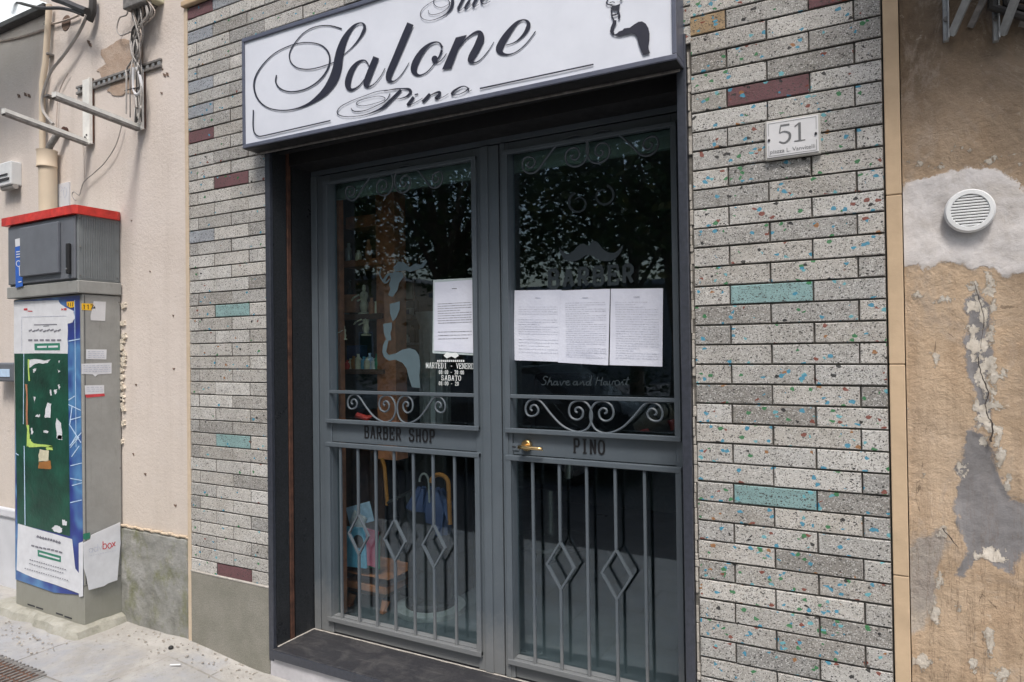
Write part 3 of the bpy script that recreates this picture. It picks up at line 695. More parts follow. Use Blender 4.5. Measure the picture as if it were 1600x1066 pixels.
# ================================================================== DOORWAY
YD = .24
ds = thing('door_surround', 'polished black granite surround and step of the shop doorway', 'door surround', (-1.15, 0, 0))
mb = MB(); mb.cur = 0
mb.box((JX0-.031, .0, TZ-.02), (JX0, .081, 2.62)); mb.box((JX0-.028, .118, TZ-.02), (JX0, YD+.06, 2.62))
mb.cur = 1; mb.box((JX0-.031, -.022, TZ-.06), (JX0+.001, -.001, 2.60), .003)
mb.build('jamb', ['granite', 'edge'], ds)
mb = MB(); mb.cur = 0; mb.box((JX1, .0, -.05), (JX1+.030, YD+.06, 2.62)); mb.cur = 1; mb.box((JX1-.001, -.022, -.05), (JX1+.031, -.001, 2.60), .003)
mb.build('jamb', ['granite', 'edge'], ds)
mb = MB(); mb.box((JX0-.012, .086, TZ), (JX0+.003, .110, 2.6), .002); mb.build('guide_strip', 'rust', ds)
mb = MB(); mb.box((JX0-.02, .0835, TZ-.01), (JX0-.013, .1155, 2.6)); mb.build('guide_channel', 'black', ds)
mb = MB(); mb.box((JX0+.0, .10, 2.455), (JX1, .30, 2.62)); mb.box((JX0, .02, 2.50), (JX1, .06, 2.62)); mb.box((JX0, .32, 2.41), (JX1, .4, 3.)); mb.build('lintel', 'black', ds)  # matt black instead of granite: recess shade deepened by colour
mb = MB(); mb.box((JX0, -.03, TZ-.04), (JX1, YD+.10, TZ), .006); mb.build('threshold', 'threshold', ds)
mb = MB(); mb.cur = 0; mb.box((JX0-.0, -.034, TZ-.043), (JX1, -.0305, TZ-.003), .001); mb.build('threshold_edge', 'edge', ds)
mb = MB(); mb.box((JX0-.028, -.018, -.06), (JX1+.1, .2, TZ-.041), .006); mb.build('riser', 'step', ds)
mb = MB()   # dust in the corners of the step
for (x0, y0, x1, y1, w) in ((JX0+.004, .0, JX0+.004, YD-.006, .010), (JX0+.004, YD-.004, JX1, YD-.004, .008)):
    n = 60
    for k in range(n):
        t = k/n; a = w*(.5+.8*abs(noise.noise(Vector((k*.4, w*90, 0)))))
        if x0 == x1: mb.box((x0-.003, y0+(y1-y0)*t, TZ+.0005), (x0+a, y0+(y1-y0)*(k+1.02)/n, TZ+.003), .001)
        else: mb.box((x0+(x1-x0)*t, y0-a, TZ+.0005), (x0+(x1-x0)*(k+1.02)/n, y0+.003, TZ+.003), .001)
mb.build('dust_line', 'pale_mortar', ds)

door = thing('double_door', 'slate grey double shop door with iron grilles and glass under the white sign', 'door', (-1.15, YD, TZ))
DT = 2.43
mb = MB()
bx = mb.box
bx((-2.118, YD, TZ+.001), (-2.078, YD+.07, DT), .003); bx((-2.075, YD+.006, TZ+.001), (-2.052, YD+.066, DT), .003)
bx((-.2275, YD, TZ+.001), (JX1-.001, YD+.07, DT), .003)
bx((-2.118, YD+.002, DT+.001), (JX1-.001, YD+.07, DT+.03), .003)
mb.build('frame', 'paint', door)
# moulded centre: leaf meeting stiles
def leaf(x0, x1, gx0, gx1, bars, dias, side, zA, lettering):
    lf = MB()
    b = lf.box
    # stiles, top rail, middle rail panel, kick board
    b((x0, YD-.002, TZ+.004), (gx0, YD+.05, 2.425), .003); b((gx1, YD-.002, TZ+.004), (x1, YD+.05, 2.425), .003)
    if side == 'L': b((gx1+.038, YD-.010, TZ+.004), (gx1+.078, YD-.0025, 2.425), .003)
    else: b((x0+.004, YD-.008, TZ+.004), (x0+.028, YD-.0025, 2.425), .003)
    b((gx0+.0005, YD, 2.395), (gx1-.0005, YD+.05, 2.425), .002)
    b((gx0+.0005, YD+.004, 1.09), (gx1-.0005, YD+.033, 1.19), .002)
    b((gx0+.0005, YD+.006, TZ+.006), (gx1-.0005, YD+.033, .199), .002)
    L = lf.build('door_leaf', 'paint', door, smooth=False)
    def sub(name, fn, mat='paint', smooth=False, label=None):
        q = MB(); fn(q); o = q.build(name, mat, L, smooth)
        if label: o['label'] = label
        return o
    def rect_frame(q, z0, z1, w=.026, wb=.022):
        q.box((gx0-w, YD-.020, z0), (gx0, YD-.0022, z1), .002); q.box((gx1, YD-.020, z0), (gx1+w*.9, YD-.0022, z1), .002)
        q.box((gx0-w, YD-.022, z1-wb), (gx1+w*.9, YD-.0015, z1+.004), .003)
        q.box((gx0-w, YD-.022, z0-.006), (gx1+w*.9, YD-.0015, z0+wb), .003)
    # mouldings around upper glass and lower grille
    sub('upper_moulding', lambda q: rect_frame(q, 1.190, 2.385, wb=.014))
    sub('lower_moulding', lambda q: rect_frame(q, .208, 1.085, wb=.018))
    # little bright ledge inside lower frame
    sub('sill_ledge', lambda q: q.box((gx0, YD+.0, .200), (gx1, YD+.033, .230), .002))
    sub('grille_rail', lambda q: q.box((gx0-.004, YD-.016, 1.340-.009), (gx1+.004, YD-.0, 1.340+.007), .002))
    bz0, bz1 = .224, 1.066
    for k, bxx in enumerate(bars):
        def f(q, bxx=bxx, k=k):
            h = .006
            if k in dias:
                c = .650; hw, hh = .066, .104
                q.box((bxx-h, YD-.014, bz0), (bxx+h, YD-.002, c-hh+.004), .002); q.box((bxx-h, YD-.014, c+hh-.004), (bxx+h, YD-.002, bz1), .002)
                cor = [(0, hh), (hw, 0), (0, -hh), (-hw, 0)]
                for a in range(4):
                    p, r2 = cor[a], cor[(a+1) % 4]; t = .008/math.hypot(hw, hh)*1.0
                    s1 = (hw-.012)/hw
                    pts = [(bxx+p[0], c+p[1]), (bxx+r2[0], c+r2[1]), (bxx+r2[0]*(1-.15), c+r2[1]*(1-.13)), (bxx+p[0]*(1-.15), c+p[1]*(1-.13))]
                    q.prism([(x, YD-.015, z) for x, z in pts], (0, .013, 0))
            else: q.box((bxx-h, YD-.014, bz0), (bxx+h, YD-.002, bz1), .002)
        sub('grille_bar', f)
    # wrought iron scrolls: spiral - arc - spiral, two per band
    def scroll(cx1, cx2, zc, flip, sgn):
        raw = [(155, 745), (145, 735), (152, 718), (172, 715), (187, 738), (178, 762), (152, 773), (128, 765), (118, 735), (130, 700), (162, 683), (200, 695), (250, 758), (300, 812), (350, 842), (395, 850), (435, 834), (457, 792), (456, 742), (432, 702), (395, 690), (358, 706), (345, 742), (355, 775), (385, 789), (410, 775), (415, 745), (398, 726), (380, 731), (378, 746), (388, 752)]
        k = (cx2-cx1)/240.0
        pts = spline([((X_-150)*k, (740-(Y_-.03*(X_-150)))*.00079) for X_, Y_ in raw], 4)
        return [Vector((cx1+x, YD-.008, zc+(z if not flip else -z))) for x, z in pts]
    W = gx1-gx0; c0 = gx0+.097 if side == 'R' else gx0+.145
    cs = [c0+o for o in (0, .211, .324, .532)] if side == 'R' else [-1.847, -1.640, -1.515, -1.324]
    for flip, zc in ((False, 1.283), (True, 2.322)):
        for a, b2 in ((cs[0], cs[1]), (cs[3], cs[2])):
            sub('iron_scroll', lambda q: q.tube(scroll(a, b2, zc, flip, 1), .0047, 6), smooth=True)
    # glass
    sub('glass_pane', lambda q: q.box((gx0-.012, YD+.034, 1.205), (gx1+.012, YD+.0385, 2.395)), 'glass')
    sub('glass_pane', lambda q: q.box((gx0-.012, YD+.034, .195), (gx1+.012, YD+.0385, 1.098)), 'glass')
    return L, sub
GY = YD+.0325
LL, subL = leaf(-2.050, -1.012, -1.987, -1.141, [-1.925, -1.813, -1.703, -1.592, -1.480, -1.369, -1.252], (1, 3, 5), 'L', 0, '')
RL, subR = leaf(-1.006, -.2285, -.960, -.2555, [-.861, -.738, -.618, -.497, -.378], (1, 3), 'R', 0, '')
def letters(sub, s, x0, x1, z0, h, lw):
    ink = Ink(XZ(YD+.0035), (0, -.00005, 0)); adv = (x1-x0)/len(s); slab(ink, s, x0, z0, adv, h, lw)
    def f(q):
        # give the letters thickness: each stroke quad strip becomes a raised strip
        for fc in ink.mb.f:
            q.prism([ink.mb.v[i] for i in fc], (0, -.0015, 0))
    sub('lettering', f, 'black_letter')
letters(subL, 'BARBER SHOP', -1.782, -1.357, 1.120, .054, .0080)
letters(subR, 'PINO', -.680, -.536, 1.116, .054, .0080)
def decal(sub, build, mat, name='window_decal', y=GY, label=None):
    ink = Ink(PXY(y), (0, -.00004, 0)); build(ink); q0 = ink.mb
    def f(q): q.v, q.f, q.mi, q.attr = q0.v, q0.f, q0.mi, q0.attr
    return sub(name, f, mat, label=label)
# moustache
def mou(i):
    i.poly([(920, 386), (912, 381), (903, 384), (896, 392), (886, 397), (878, 392), (873, 386), (876, 396), (882, 405), (893, 409), (905, 406), (914, 400), (921, 399), (928, 401), (938, 407), (952, 408), (964, 402), (971, 392), (974, 382), (968, 389), (960, 395), (950, 394), (941, 388), (934, 379), (926, 377)], True)
decal(subR, mou, 'decal_mid', label='moustache shaped window decal')
def barb(i):
    q = lambda x, y: (854.5+x*140, 450-y*27 - x*9)
    for k, ch in enumerate('BARBER'):
        for st in SLAB[ch][: {'B': 3, 'A': 3, 'R': 3, 'E': 5}[ch]]:
            i.stroke([q((k+.04+a*.80)/6, b) for a, b in st], 5.6 if not all(abs(a[1]-b[1]) < .01 for a, b in zip(st, st[1:])) else 4, smooth=False)
        
decal(subR, barb, 'decal_dark', label='window lettering reading BARBER')
def curls(i):
    for cx, cz, d in ((904, 318, 1), (943, 306, -1)):
        pts = []
        for k in range(26):
            a = math.pi*(1.4 - k*.085)*d + (math.pi if d < 0 else 0); r = 17-k*.35
            pts.append((cx+r*math.cos(a), cz+r*math.sin(a), 4.2-k*.09))
        i.stroke(pts, m=2)
decal(subR, curls, 'decal_dark')
def script(i):
    q = lambda x, y: (846+x, 602-y-x*.0)
    def S_(x): i.stroke([q(x+10, 12), q(x+6, 14), q(x+3, 10), q(x+7, 6), q(x+5, 1), q(x, 1)], 1.5)
    x = 0
    S_(x); 
    for dx, pts in ((9, [(0, 0), (5, 13), (3, 5), (6, 7), (7, 0), (9, 2)]), (19, [(5, 6), (1, 5), (0, 1), (4, 1), (6, 6), (6, 0), (8, 2)]), (29, [(0, 6), (2, 0), (6, 6), (9, 5)]), (38, [(0, 3), (5, 5), (3, 7), (0, 3), (3, 0), (7, 2)]),
                    (50, [(5, 6), (1, 5), (0, 1), (4, 1), (6, 6), (6, 0), (8, 2)]), (60, [(0, 0), (1, 6), (1, 2), (5, 6), (6, 0), (8, 2)]), (70, [(5, 6), (1, 5), (0, 1), (4, 1), (9, 14), (6, 0), (8, 2)]),
                    (84, [(4, 13), (2, 6), (1, 0)]), (84, [(12, 13), (10, 6), (9, 0), (11, 1)]), (84, [(2, 7), (6, 7.5), (11, 7)]), (97, [(5, 6), (1, 5), (0, 1), (4, 1), (6, 6), (6, 0), (8, 2)]), (106, [(1, 7), (0, 2), (1, 0), (3, 1)]), (110, [(0, 0), (2, 6), (5, 6)]), (115, [(6, 7), (2, 7), (0, 3), (2, 0), (6, 1)]), (122, [(0, 6), (0, 0), (5, 6), (5, 0), (7, 2)]), (131, [(0, 0), (5, 13), (2, 1), (5, 1)])):
        i.stroke([q(dx+a, b) for a, b in pts], 1.5)
    i.stroke([q(128, 8), q(138, 9)], 1.2, smooth=False)
decal(subR, script, 'decal_mid', label='faint script window lettering under the three papers')
# barber figure on the left glass
c7a = lambda x, y: (490+x/3.332, 400+y/3.332)
def figure(i):
    i.poly([c7a(*p) for p in ((358, 500), (362, 462), (372, 440), (390, 440), (384, 470), (378, 500), (392, 516), (430, 506), (462, 488), (500, 480), (530, 490), (548, 515), (556, 570), (550, 620), (556, 688), (512, 684), (498, 640), (484, 585), (462, 556), (425, 540), (392, 546), (366, 526))])
    i.poly([c7a(*p) for p in ((362, 354), (408, 346), (408, 380), (400, 400), (405, 440), (380, 442), (366, 400))])
    i.poly([c7a(*p) for p in ((396, 250), (450, 236), (448, 280), (432, 320), (412, 342), (398, 300))])
    i.poly([c7a(*p) for p in ((388, 205), (400, 170), (392, 150), (402, 118), (396, 100), (420, 82), (462, 86), (470, 108), (446, 140), (436, 180), (412, 214))])
    i.poly([c7a(*p) for p in ((414, 60), (440, 30), (470, 34), (500, 58), (530, 40), (560, 46), (582, 16), (592, 30), (570, 62), (540, 70), (505, 84), (480, 76), (450, 78), (425, 82))])
    i.stroke([(*c7a(352, 60), 2), (*c7a(345, 100), 2), (*c7a(372, 140), 3), (*c7a(396, 120), 2)])
    i.stroke([(*c7a(366, 130), 5), (*c7a(385, 100), 4), (*c7a(410, 92), 3)])
decal(subL, figure, 'decal', label='pale window decal of a gentleman with hat')
def hours(i):
    def line(s, u0, u1, v0, h, lw, sl=.02):
        adv = (u1-u0)/len(s)
        for k, ch in enumerate(s):
            for st in SLAB[ch]:
                i.stroke([(u0+(k+a*.86)*adv, v0-b*h+(k*adv)*sl) for a, b in st], lw, smooth=False)
    line('MARTEDI - VENERD', 665.5, 741.5, 575, 8.2, .85)
    line('08:00 - 20:00', 686, 726, 584.5, 6.2, .75)
    line('SABATO', 690, 722, 594, 7.2, .85)
    line('08:00 - 20', 686, 718, 602, 6, .75)
    for k in range(14): i.stroke([(684+k*3.1, 564), (686+k*3.1, 564)], 3.0, smooth=False)
    i.poly([(694, 556), (699, 550), (704, 552), (708, 552), (713, 550), (718, 556), (712, 560), (706, 557), (699, 560)])
decal(subL, hours, 'decal_white', label='white opening hours lettering on the left pane')
# handle
hc = P(823.5, 696, YD)
def rosette(q): q.lathe([(.0, -.012), (.020, -.012), (.024, -.008), (.025, 0)], (hc.x, YD-.0, hc.z), 24, 'y')
hp = subR('handle', rosette, 'brass', True)
q = MB(); q.tube([(hc.x, YD-.01, hc.z-.002), (hc.x, YD-.040, hc.z-.002), (hc.x-.004, YD-.050, hc.z-.002)], .009, 10)
q.tube([(hc.x-.015, YD-.050, hc.z-.002), (hc.x+.03, YD-.052, hc.z-.002), (hc.x+.078, YD-.050, hc.z-.003), (hc.x+.095, YD-.048, hc.z-.004)], [.008, .0075, .007, .0066], 10)
# lever joins the rosette mesh so it stays one sub-part
me = hp.data; bmx = bmesh.new(); bmx.from_mesh(me); o0 = parent_org(RL)
vv = [bmx.verts.new(v-o0) for v in q.v]
for f in q.f:
    try: nf = bmx.faces.new([vv[i] for i in f]); nf.smooth = True
    except Exception: pass
bmesh.ops.recalc_face_normals(bmx, faces=bmx.faces[:]); bmx.to_mesh(me); bmx.free()
a, b = P(794.5, 692, YD), P(811, 704.5, YD)
subR('lock_plate', lambda q: (q.box((a.x, YD+.000, b.z), (b.x, YD+.0042, a.z), .001)), 'paint')
subR('lock_slot', lambda q: (q.box(((a.x+b.x)/2-.008, YD-.002, (a.z+b.z)/2-.002), ((a.x+b.x)/2+.010, YD-.0002, (a.z+b.z)/2+.002))), 'black')

# papers on the glass -----------------------------------------------------
PY = GY-.0035
def sheet(name, label, c, mat='paper', y=PY, lines=None, group='printed notices taped to the door glass', curl=.003):
    cs = [P(u, v, y) for u, v in c]            # tl tr br bl
    t = thing(name, label, 'notice', (sum((q.x for q in cs))/4, y, min(q.z for q in cs)), group)
    m = MB(); n = 14
    for j in range(n+1):
        for i in range(n+1):
            s1, s2 = i/n, j/n
            p = cs[0].lerp(cs[1], s1).lerp(cs[3].lerp(cs[2], s1), s2)
            p.y = y-.0006-curl*(noise.noise(Vector((p.x*9, p.z*7, 3)))+.4)*min(1, 6*min(s1, 1-s1, s2, 1-s2)+.15)
            m.v.append(p)
    for j in range(n):
        for i in range(n):
            a = j*(n+1)+i; m.f.append([a, a+1, a+n+2, a+n+1]); m.mi.append(0); m.attr.append(None)
    m.build('sheet', mat, t, smooth=True)
    x0, x1 = cs[0].x+.018, cs[1].x-.018; zt, zb = cs[0].z, cs[3].z
    ink = Ink(XZ(y-curl*1.2-.0010), (0, -.000004, 0)); H = zt-zb; sl = (cs[1].z-cs[0].z)/(cs[1].x-cs[0].x)
    ink.toP = lambda x, z: Vector((x, y-.0012-curl*(noise.noise(Vector((x*9, z*7, 3)))+.4)*.98, z+(x-x0)*sl))
    for a, b, nn, lw in lines: squiggle_lines(ink, x0, x1, zt-H*b, zt-H*a, nn, lw)
    ink.stroke([((x0+x1)/2-.012, zt-H*.11), ((x0+x1)/2+.014, zt-H*.11)], .003, smooth=False)
    m2 = ink.mb.build('printed_text', 'ink' if mat == 'paper' and 'alone' not in label else 'ink_dark', t)
    return t
sheet('paper_notice', 'white printed sheet nearest the door handle, leftmost of three under BARBER', [(804, 454), (877.5, 453), (875, 565.5), (803, 563)], lines=[(.24, .34, 4, .0017), (.42, .62, 7, .0017), (.70, .88, 5, .0017)])
sheet('paper_notice', 'densely printed white sheet in the middle of the row of three', [(877, 454), (953.3, 451.5), (950.5, 571), (872, 566.5)], y=PY-.004, lines=[(.18, .92, 26, .0019)])
sheet('paper_notice', 'white printed sheet with faint stamp, nearest the right jamb', [(954.5, 451.5), (1036, 450.5), (1035, 573), (952.5, 570.5)], y=PY-.001, lines=[(.18, .90, 24, .0019)])
tl = sheet('paper_notice', 'white typed sheet hanging alone on the left door above MARTEDI', [(679, 441.5), (742, 437), (740, 552), (678, 548)], y=PY-.002, lines=[(.32, .60, 9, .0024), (.73, .83, 3, .0022)])
q = MB()
cs = [P(u, v, PY) for u, v in ((677, 437.5), (744, 434), (742, 555.5), (676, 552))]
q.prism(cs, (0, -.0008, 0)); q.build('sleeve', 'sleeve', tl)

# ================================================================== SIGN
SX0, SX1, SZ0, SZ1, SY = -2.198, -.137, 2.500, 3.02, -.112
def tilt(m):
    for v in m.v: v.z -= .0205*(v.x-SX0)/(SX1-SX0)
    return m
sg = thing('shop_sign', 'white light box sign with black script reading Stile Salone Pino over the door', 'shop sign', (-1.17, SY, SZ0))
mb = MB()
fr = .019
mb.box((SX0, SY, SZ0), (SX1, -.014, SZ0+fr), .003); mb.box((SX0, SY, SZ1-fr), (SX1, -.014, SZ1), .003)
mb.box((SX0, SY, SZ0+fr), (SX0+fr*.8, -.014, SZ1-fr), .002); mb.box((SX1-fr*.8, SY, SZ0+fr), (SX1, -.014, SZ1-fr), .002)
tilt(mb).build('case', 'sign_frame', sg)
mb = MB()
# gently rippled vinyl panel
n1, n2 = 90, 30
for j in range(n2+1):
    for i in range(n1+1):
        x = SX0+fr*.8+(SX1-SX0-fr*1.6)*i/n1; z = SZ0+fr+(SZ1-SZ0-2*fr)*j/n2
        mb.v.append(Vector((x, SY+.008+.0018*noise.noise(Vector((x*5+z*3, z*4, 1))), z)))
for j in range(n2):
    for i in range(n1):
        a = j*(n1+1)+i; mb.f.append([a, a+1, a+n1+2, a+n1+1]); mb.mi.append(0); mb.attr.append(None)
tilt(mb).build('panel', 'panel', sg, smooth=True)
mb = MB(); mb.box((SX0+.004, -.02, SZ0+.004), (SX1-.004, -.0135, SZ1-.004)); tilt(mb).build('back_panel', 'black', sg)
mb = MB(); mb.box((SX0+.002, SY+.006, SZ0-.0025), (SX1-.002, -.002, SZ0-.0005)); tilt(mb).build('underside', 'black', sg)  # black plate paints the shade onto the sign's soffit
mb = MB(); mb.box((SX0+.01, SY+.075, SZ0-.012), (SX1-.01, SY+.083, SZ0-.003), .002); tilt(mb).build('drip_strip', 'rail', sg)
A = lambda x, y, w=None: (380+x/5.075, y/5.075) + ((w/5.075,) if w is not None else ())
B = lambda x, y, w=None: (600+x/5.612, y/5.612) + ((w/5.612,) if w is not None else ())
ink = Ink(PXY(SY+.0045), (0, -.00003, 0))
st = ink.stroke
st([A(*p) for p in ((782, 230, 12), (700, 206, 9), (620, 204, 8), (540, 225, 8), (470, 270, 8), (410, 340, 8), (375, 400, 9), (366, 450, 9), (382, 500, 9), (430, 538, 9), (510, 550, 9), (600, 535, 8), (720, 495, 7))])
st([A(*p) for p in ((790, 440, 7), (850, 390, 8), (915, 315, 14), (955, 245, 24), (962, 205, 20), (935, 182, 10), (885, 200, 18), (840, 250, 34), (800, 320, 52), (772, 400, 64), (757, 470, 70), (745, 545, 74), (715, 630, 74), (660, 712, 58), (600, 770, 42), (520, 825, 22), (420, 862, 11), (310, 876, 9), (200, 856, 9), (122, 795, 12), (86, 700, 14), (97, 610, 12), (150, 520, 9), (240, 430, 8), (340, 375, 8), (440, 343, 8), (540, 339, 8), (620, 360, 10), (672, 412, 13), (687, 480, 14), (663, 560, 13), (600, 640, 12), (520, 695, 11), (440, 722, 11), (360, 727, 10), (292, 702, 11), (258, 652, 11), (264, 596, 10))])
st([A(*p) for p in ((1010, 560, 8), (985, 500, 10), (955, 478, 12), (905, 500, 26), (860, 560, 44), (832, 640, 50), (835, 695, 40), (865, 712, 20), (920, 680, 10), (975, 610, 8), (1010, 550, 6))])
st([A(*p) for p in ((1055, 455, 50), (1020, 540, 50), (985, 630, 50), (975, 672, 42), (995, 688, 16), (1040, 665, 8), (1090, 605, 7), (1125, 542, 6))])
st([B(*p) for p in ((232, 208, 60), (180, 330, 62), (110, 500, 62), (50, 640, 58), (42, 695, 44), (70, 715, 18), (110, 700, 9), (165, 640, 8), (220, 550, 6))])
st([B(*p) for p in ((510, 420, 24), (490, 380, 12), (450, 370, 14), (390, 395, 24), (330, 455, 44), (280, 540, 58), (262, 610, 56), (280, 650, 34), (320, 660, 14), (380, 630, 10), (440, 560, 9), (485, 495, 14), (508, 440, 24))])
ink.poly([B(445+28*math.cos(a), 520+32*math.sin(a)) for a in [k*math.pi/8 for k in range(16)]])
st([B(*p) for p in ((430, 548, 10), (480, 545, 9), (520, 510, 8), (548, 470, 7))])
ink.poly([B(*p) for p in ((630, 330), (728, 306), (650, 440), (590, 598), (508, 612))])
st([B(*p) for p in ((650, 430, 6), (720, 345, 12), (790, 292, 20), (840, 285, 34), (848, 340, 66), (815, 420, 66), (770, 500, 60), (758, 535, 40), (790, 550, 14), (840, 530, 9), (905, 460, 8), (965, 368, 6))])
st([B(*p) for p in ((1070, 397, 7), (1150, 370, 10), (1225, 305, 24), (1265, 235, 36), (1262, 195, 26), (1225, 175, 12), (1165, 200, 26), (1100, 275, 48), (1040, 365, 62), (1012, 435, 62), (1040, 472, 30), (1100, 478, 12), (1170, 450, 9), (1250, 380, 9), (1330, 275, 9))])
# small word
st([A(*p) for p in ((1218, 745, 8), (1170, 795, 22), (1120, 845, 22), (1050, 882, 12), (960, 912, 6), (860, 925, 5), (780, 920, 6), (745, 892, 8), (775, 845, 6), (860, 800, 5), (960, 762, 5), (1060, 727, 5), (1180, 712, 5), (1290, 705, 4))])
st([A(*p) for p in ((1165, 742, 8), (1135, 795, 7), (1060, 838, 5), (960, 878, 6), (880, 882, 8), (855, 858, 5))])
st([A(*p) for p in ((1120, 800, 4), (1122, 775, 6), (1070, 763, 4), (990, 778, 4), (915, 802, 5), (900, 828, 6), (950, 840, 4), (1040, 822, 4), (1120, 795, 4))])
st([B(*p) for p in ((0, 800, 4), (90, 782, 10), (160, 778, 10), (220, 785, 22), (232, 815, 26), (190, 850, 12), (120, 868, 5), (90, 860, 4))])
st([B(*p) for p in ((150, 790, 24), (90, 850, 26), (40, 900, 26), (-10, 940, 20))])
st([B(*p) for p in ((262, 852, 26), (225, 900, 28), (210, 920, 20), (245, 915, 6), (300, 885, 5), (340, 860, 4))]); st([B(270, 832, 12), B(300, 824, 12)])
st([B(*p) for p in ((405, 825, 28), (370, 865, 30), (338, 895, 26))]); st([B(*p) for p in ((370, 865, 5), (430, 825, 10), (485, 808, 20), (485, 835, 28), (455, 862, 24), (480, 868, 6), (530, 845, 5), (565, 822, 4))])
st([B(*p) for p in ((735, 770, 10), (700, 757, 8), (650, 775, 16), (602, 812, 22), (600, 832, 12), (650, 830, 6), (710, 805, 8), (742, 775, 14), (742, 800, 5), (770, 790, 4))])
# upper word
st([B(*p) for p in ((560, -120, 14), (620, -90, 26), (600, -40, 26), (602, 20, 28), (590, 70, 24), (555, 115, 14), (500, 150, 8), (420, 178, 5), (350, 170, 5), (320, 130, 7), (338, 80, 5), (400, 30, 4), (470, -5, 4), (540, -10, 5), (575, 20, 7), (560, 70, 6), (500, 112, 5), (430, 130, 5), (395, 118, 5), (390, 90, 4))])
st([B(*p) for p in ((520, -60, 4), (450, -20, 4), (436, 25, 6), (470, 62, 5), (530, 60, 4), (590, 20, 4))])
st([B(*p) for p in ((715, -60, 22), (680, 20, 24), (650, 80, 20), (670, 92, 6), (710, 60, 4))]); st([B(680, -22, 8), B(740, -36, 8)])
st([B(*p) for p in ((755, 0, 22), (722, 50, 22), (712, 75, 14), (740, 72, 5), (780, 30, 4))]); st([B(762, -30, 14), B(778, -38, 14)])
st([B(*p) for p in ((850, -100, 22), (815, -20, 24), (785, 40, 22), (790, 62, 8), (830, 40, 4))])
st([B(*p) for p in ((850, 15, 4), (895, -5, 10), (905, -35, 14), (880, -30, 16), (855, 0, 22), (860, 30, 14), (890, 35, 5), (935, 10, 4))])
# rules
st([(396, 172), (395.6, 196), (397.5, 207), (404, 213), (414, 212)], 1.9); st([(413.5, 212.1), (516.5, 188.6)], 1.9, smooth=False)
st([(750, 138.6), (927.5, 100.8)], 2.3, smooth=False)
ink.mb.build('lettering', 'sign_ink', sg)
C = lambda x, y: (930+x/8.885, y/8.885)
ink = Ink(PXY(SY+.0043), (0, -.00003, 0))
ink.poly([C(*p) for p in ((205, 440), (215, 380), (245, 310), (250, 280), (297, 283), (292, 330), (267, 380), (256, 435), (270, 478), (300, 466), (330, 437), (380, 420), (400, 395), (480, 385), (540, 340), (600, 304), (650, 298), (700, 328), (738, 390), (755, 470), (752, 560), (738, 640), (745, 690), (763, 742), (665, 765), (640, 715), (605, 620), (580, 520), (552, 478), (505, 464), (420, 485), (340, 505), (280, 500), (232, 482))])
ink.poly([C(*p) for p in ((222, 80), (290, 75), (350, 52), (330, 135), (345, 190), (352, 240), (332, 272), (314, 262), (322, 205), (310, 150), (240, 138))])
ink.stroke([C(226, 100), C(228, 180), C(238, 240), C(262, 290)], 2.4); ink.stroke([C(235, 215), C(280, 205), C(318, 185)], 2.4)
ink.stroke([C(175, -80), C(172, 0), C(155, 45), C(190, 65), C(240, 70)], 2.0); ink.stroke([C(200, 40), C(240, 28), C(275, 38)], 1.2)
ink.poly([C(*p) for p in ((335, -20), (380, -30), (378, 5), (350, 15))])
ink.poly([C(*p) for p in ((150, -110), (330, -210), (420, -190), (380, -110), (300, -95))])
ink.mb.build('gentleman_emblem', 'sign_ink', sg)

# number plate ------------------------------------------------------------
a, b, c_, d_ = P(1195, 191, -.02), P(1282, 181.5, -.02), P(1281, 243, -.02), P(1195, 252.5, -.02)
pl = thing('house_number_plate', 'small white marble plate numbered 51 with street name on the brick pier', 'house number', ((a.x+b.x)/2, -.02, c_.z))
mb = MB(); mb.box((a.x, -.026, d_.z), (b.x, -.0125, a.z), .003); mb.build('plate_back', 'plate_edge', pl)
mb = MB(); mb.box((a.x+.006, -.0285, d_.z+.007), (b.x-.006, -.0255, a.z-.006), .001); mb.build('plate_face', 'plate', pl)
mb = MB(); ff = -.0292
w, h = b.x-a.x, a.z-d_.z
ink = Ink(XZ(ff), (0, -.00003, 0))
for z in (d_.z+.012, a.z-.011): ink.stroke([(a.x+.012, z), (b.x-.012, z)], .0012, smooth=False)
for x in (a.x+.012, b.x-.012): ink.stroke([(x, d_.z+.012), (x, d_.z+.045)], .0012, smooth=False); ink.stroke([(x, a.z-.05), (x, a.z-.011)], .0012, smooth=False)
cx = (a.x+b.x)/2-.004; z5 = a.z-.022; H5 = .056
ink.stroke([(cx-.003, z5), (cx-.030, z5)], .0055, smooth=False)
ink.stroke([(cx-.029, z5), (cx-.033, z5-.024)], .0035, smooth=False)
ink.stroke([(cx-.033, z5-.024, .003), (cx-.020, z5-.020, .004), (cx-.004, z5-.028, .007), (cx-.004, z5-.045, .0075), (cx-.018, z5-.056, .005), (cx-.034, z5-.050, .004)])
ink.stroke([(cx+.026, z5-.056), (cx+.026, z5+.001)], .0075, smooth=False); ink.stroke([(cx+.012, z5-.010), (cx+.026, z5)], .004, smooth=False)
ink.stroke([(cx+.010, z5-.0555), (cx+.042, z5-.0555)], .003, smooth=False)
mb = ink.mb
text(mb, 'piazza L. Vanvitelli', (a.x+.016, ff-.0002, d_.z+.019), (1, 0, 0), (0, 0, 1), w-.032, .0125)
mb.build('engraving', 'plate_ink', pl)
for x in (a.x+.013, b.x-.013):
    mb = MB(); mb.lathe([(0, -.0335), (.0035, -.0325), (.004, -.0285)], (x, 0, (a.z+d_.z)/2), 12, 'y'); mb.build('screw', 'void', pl)

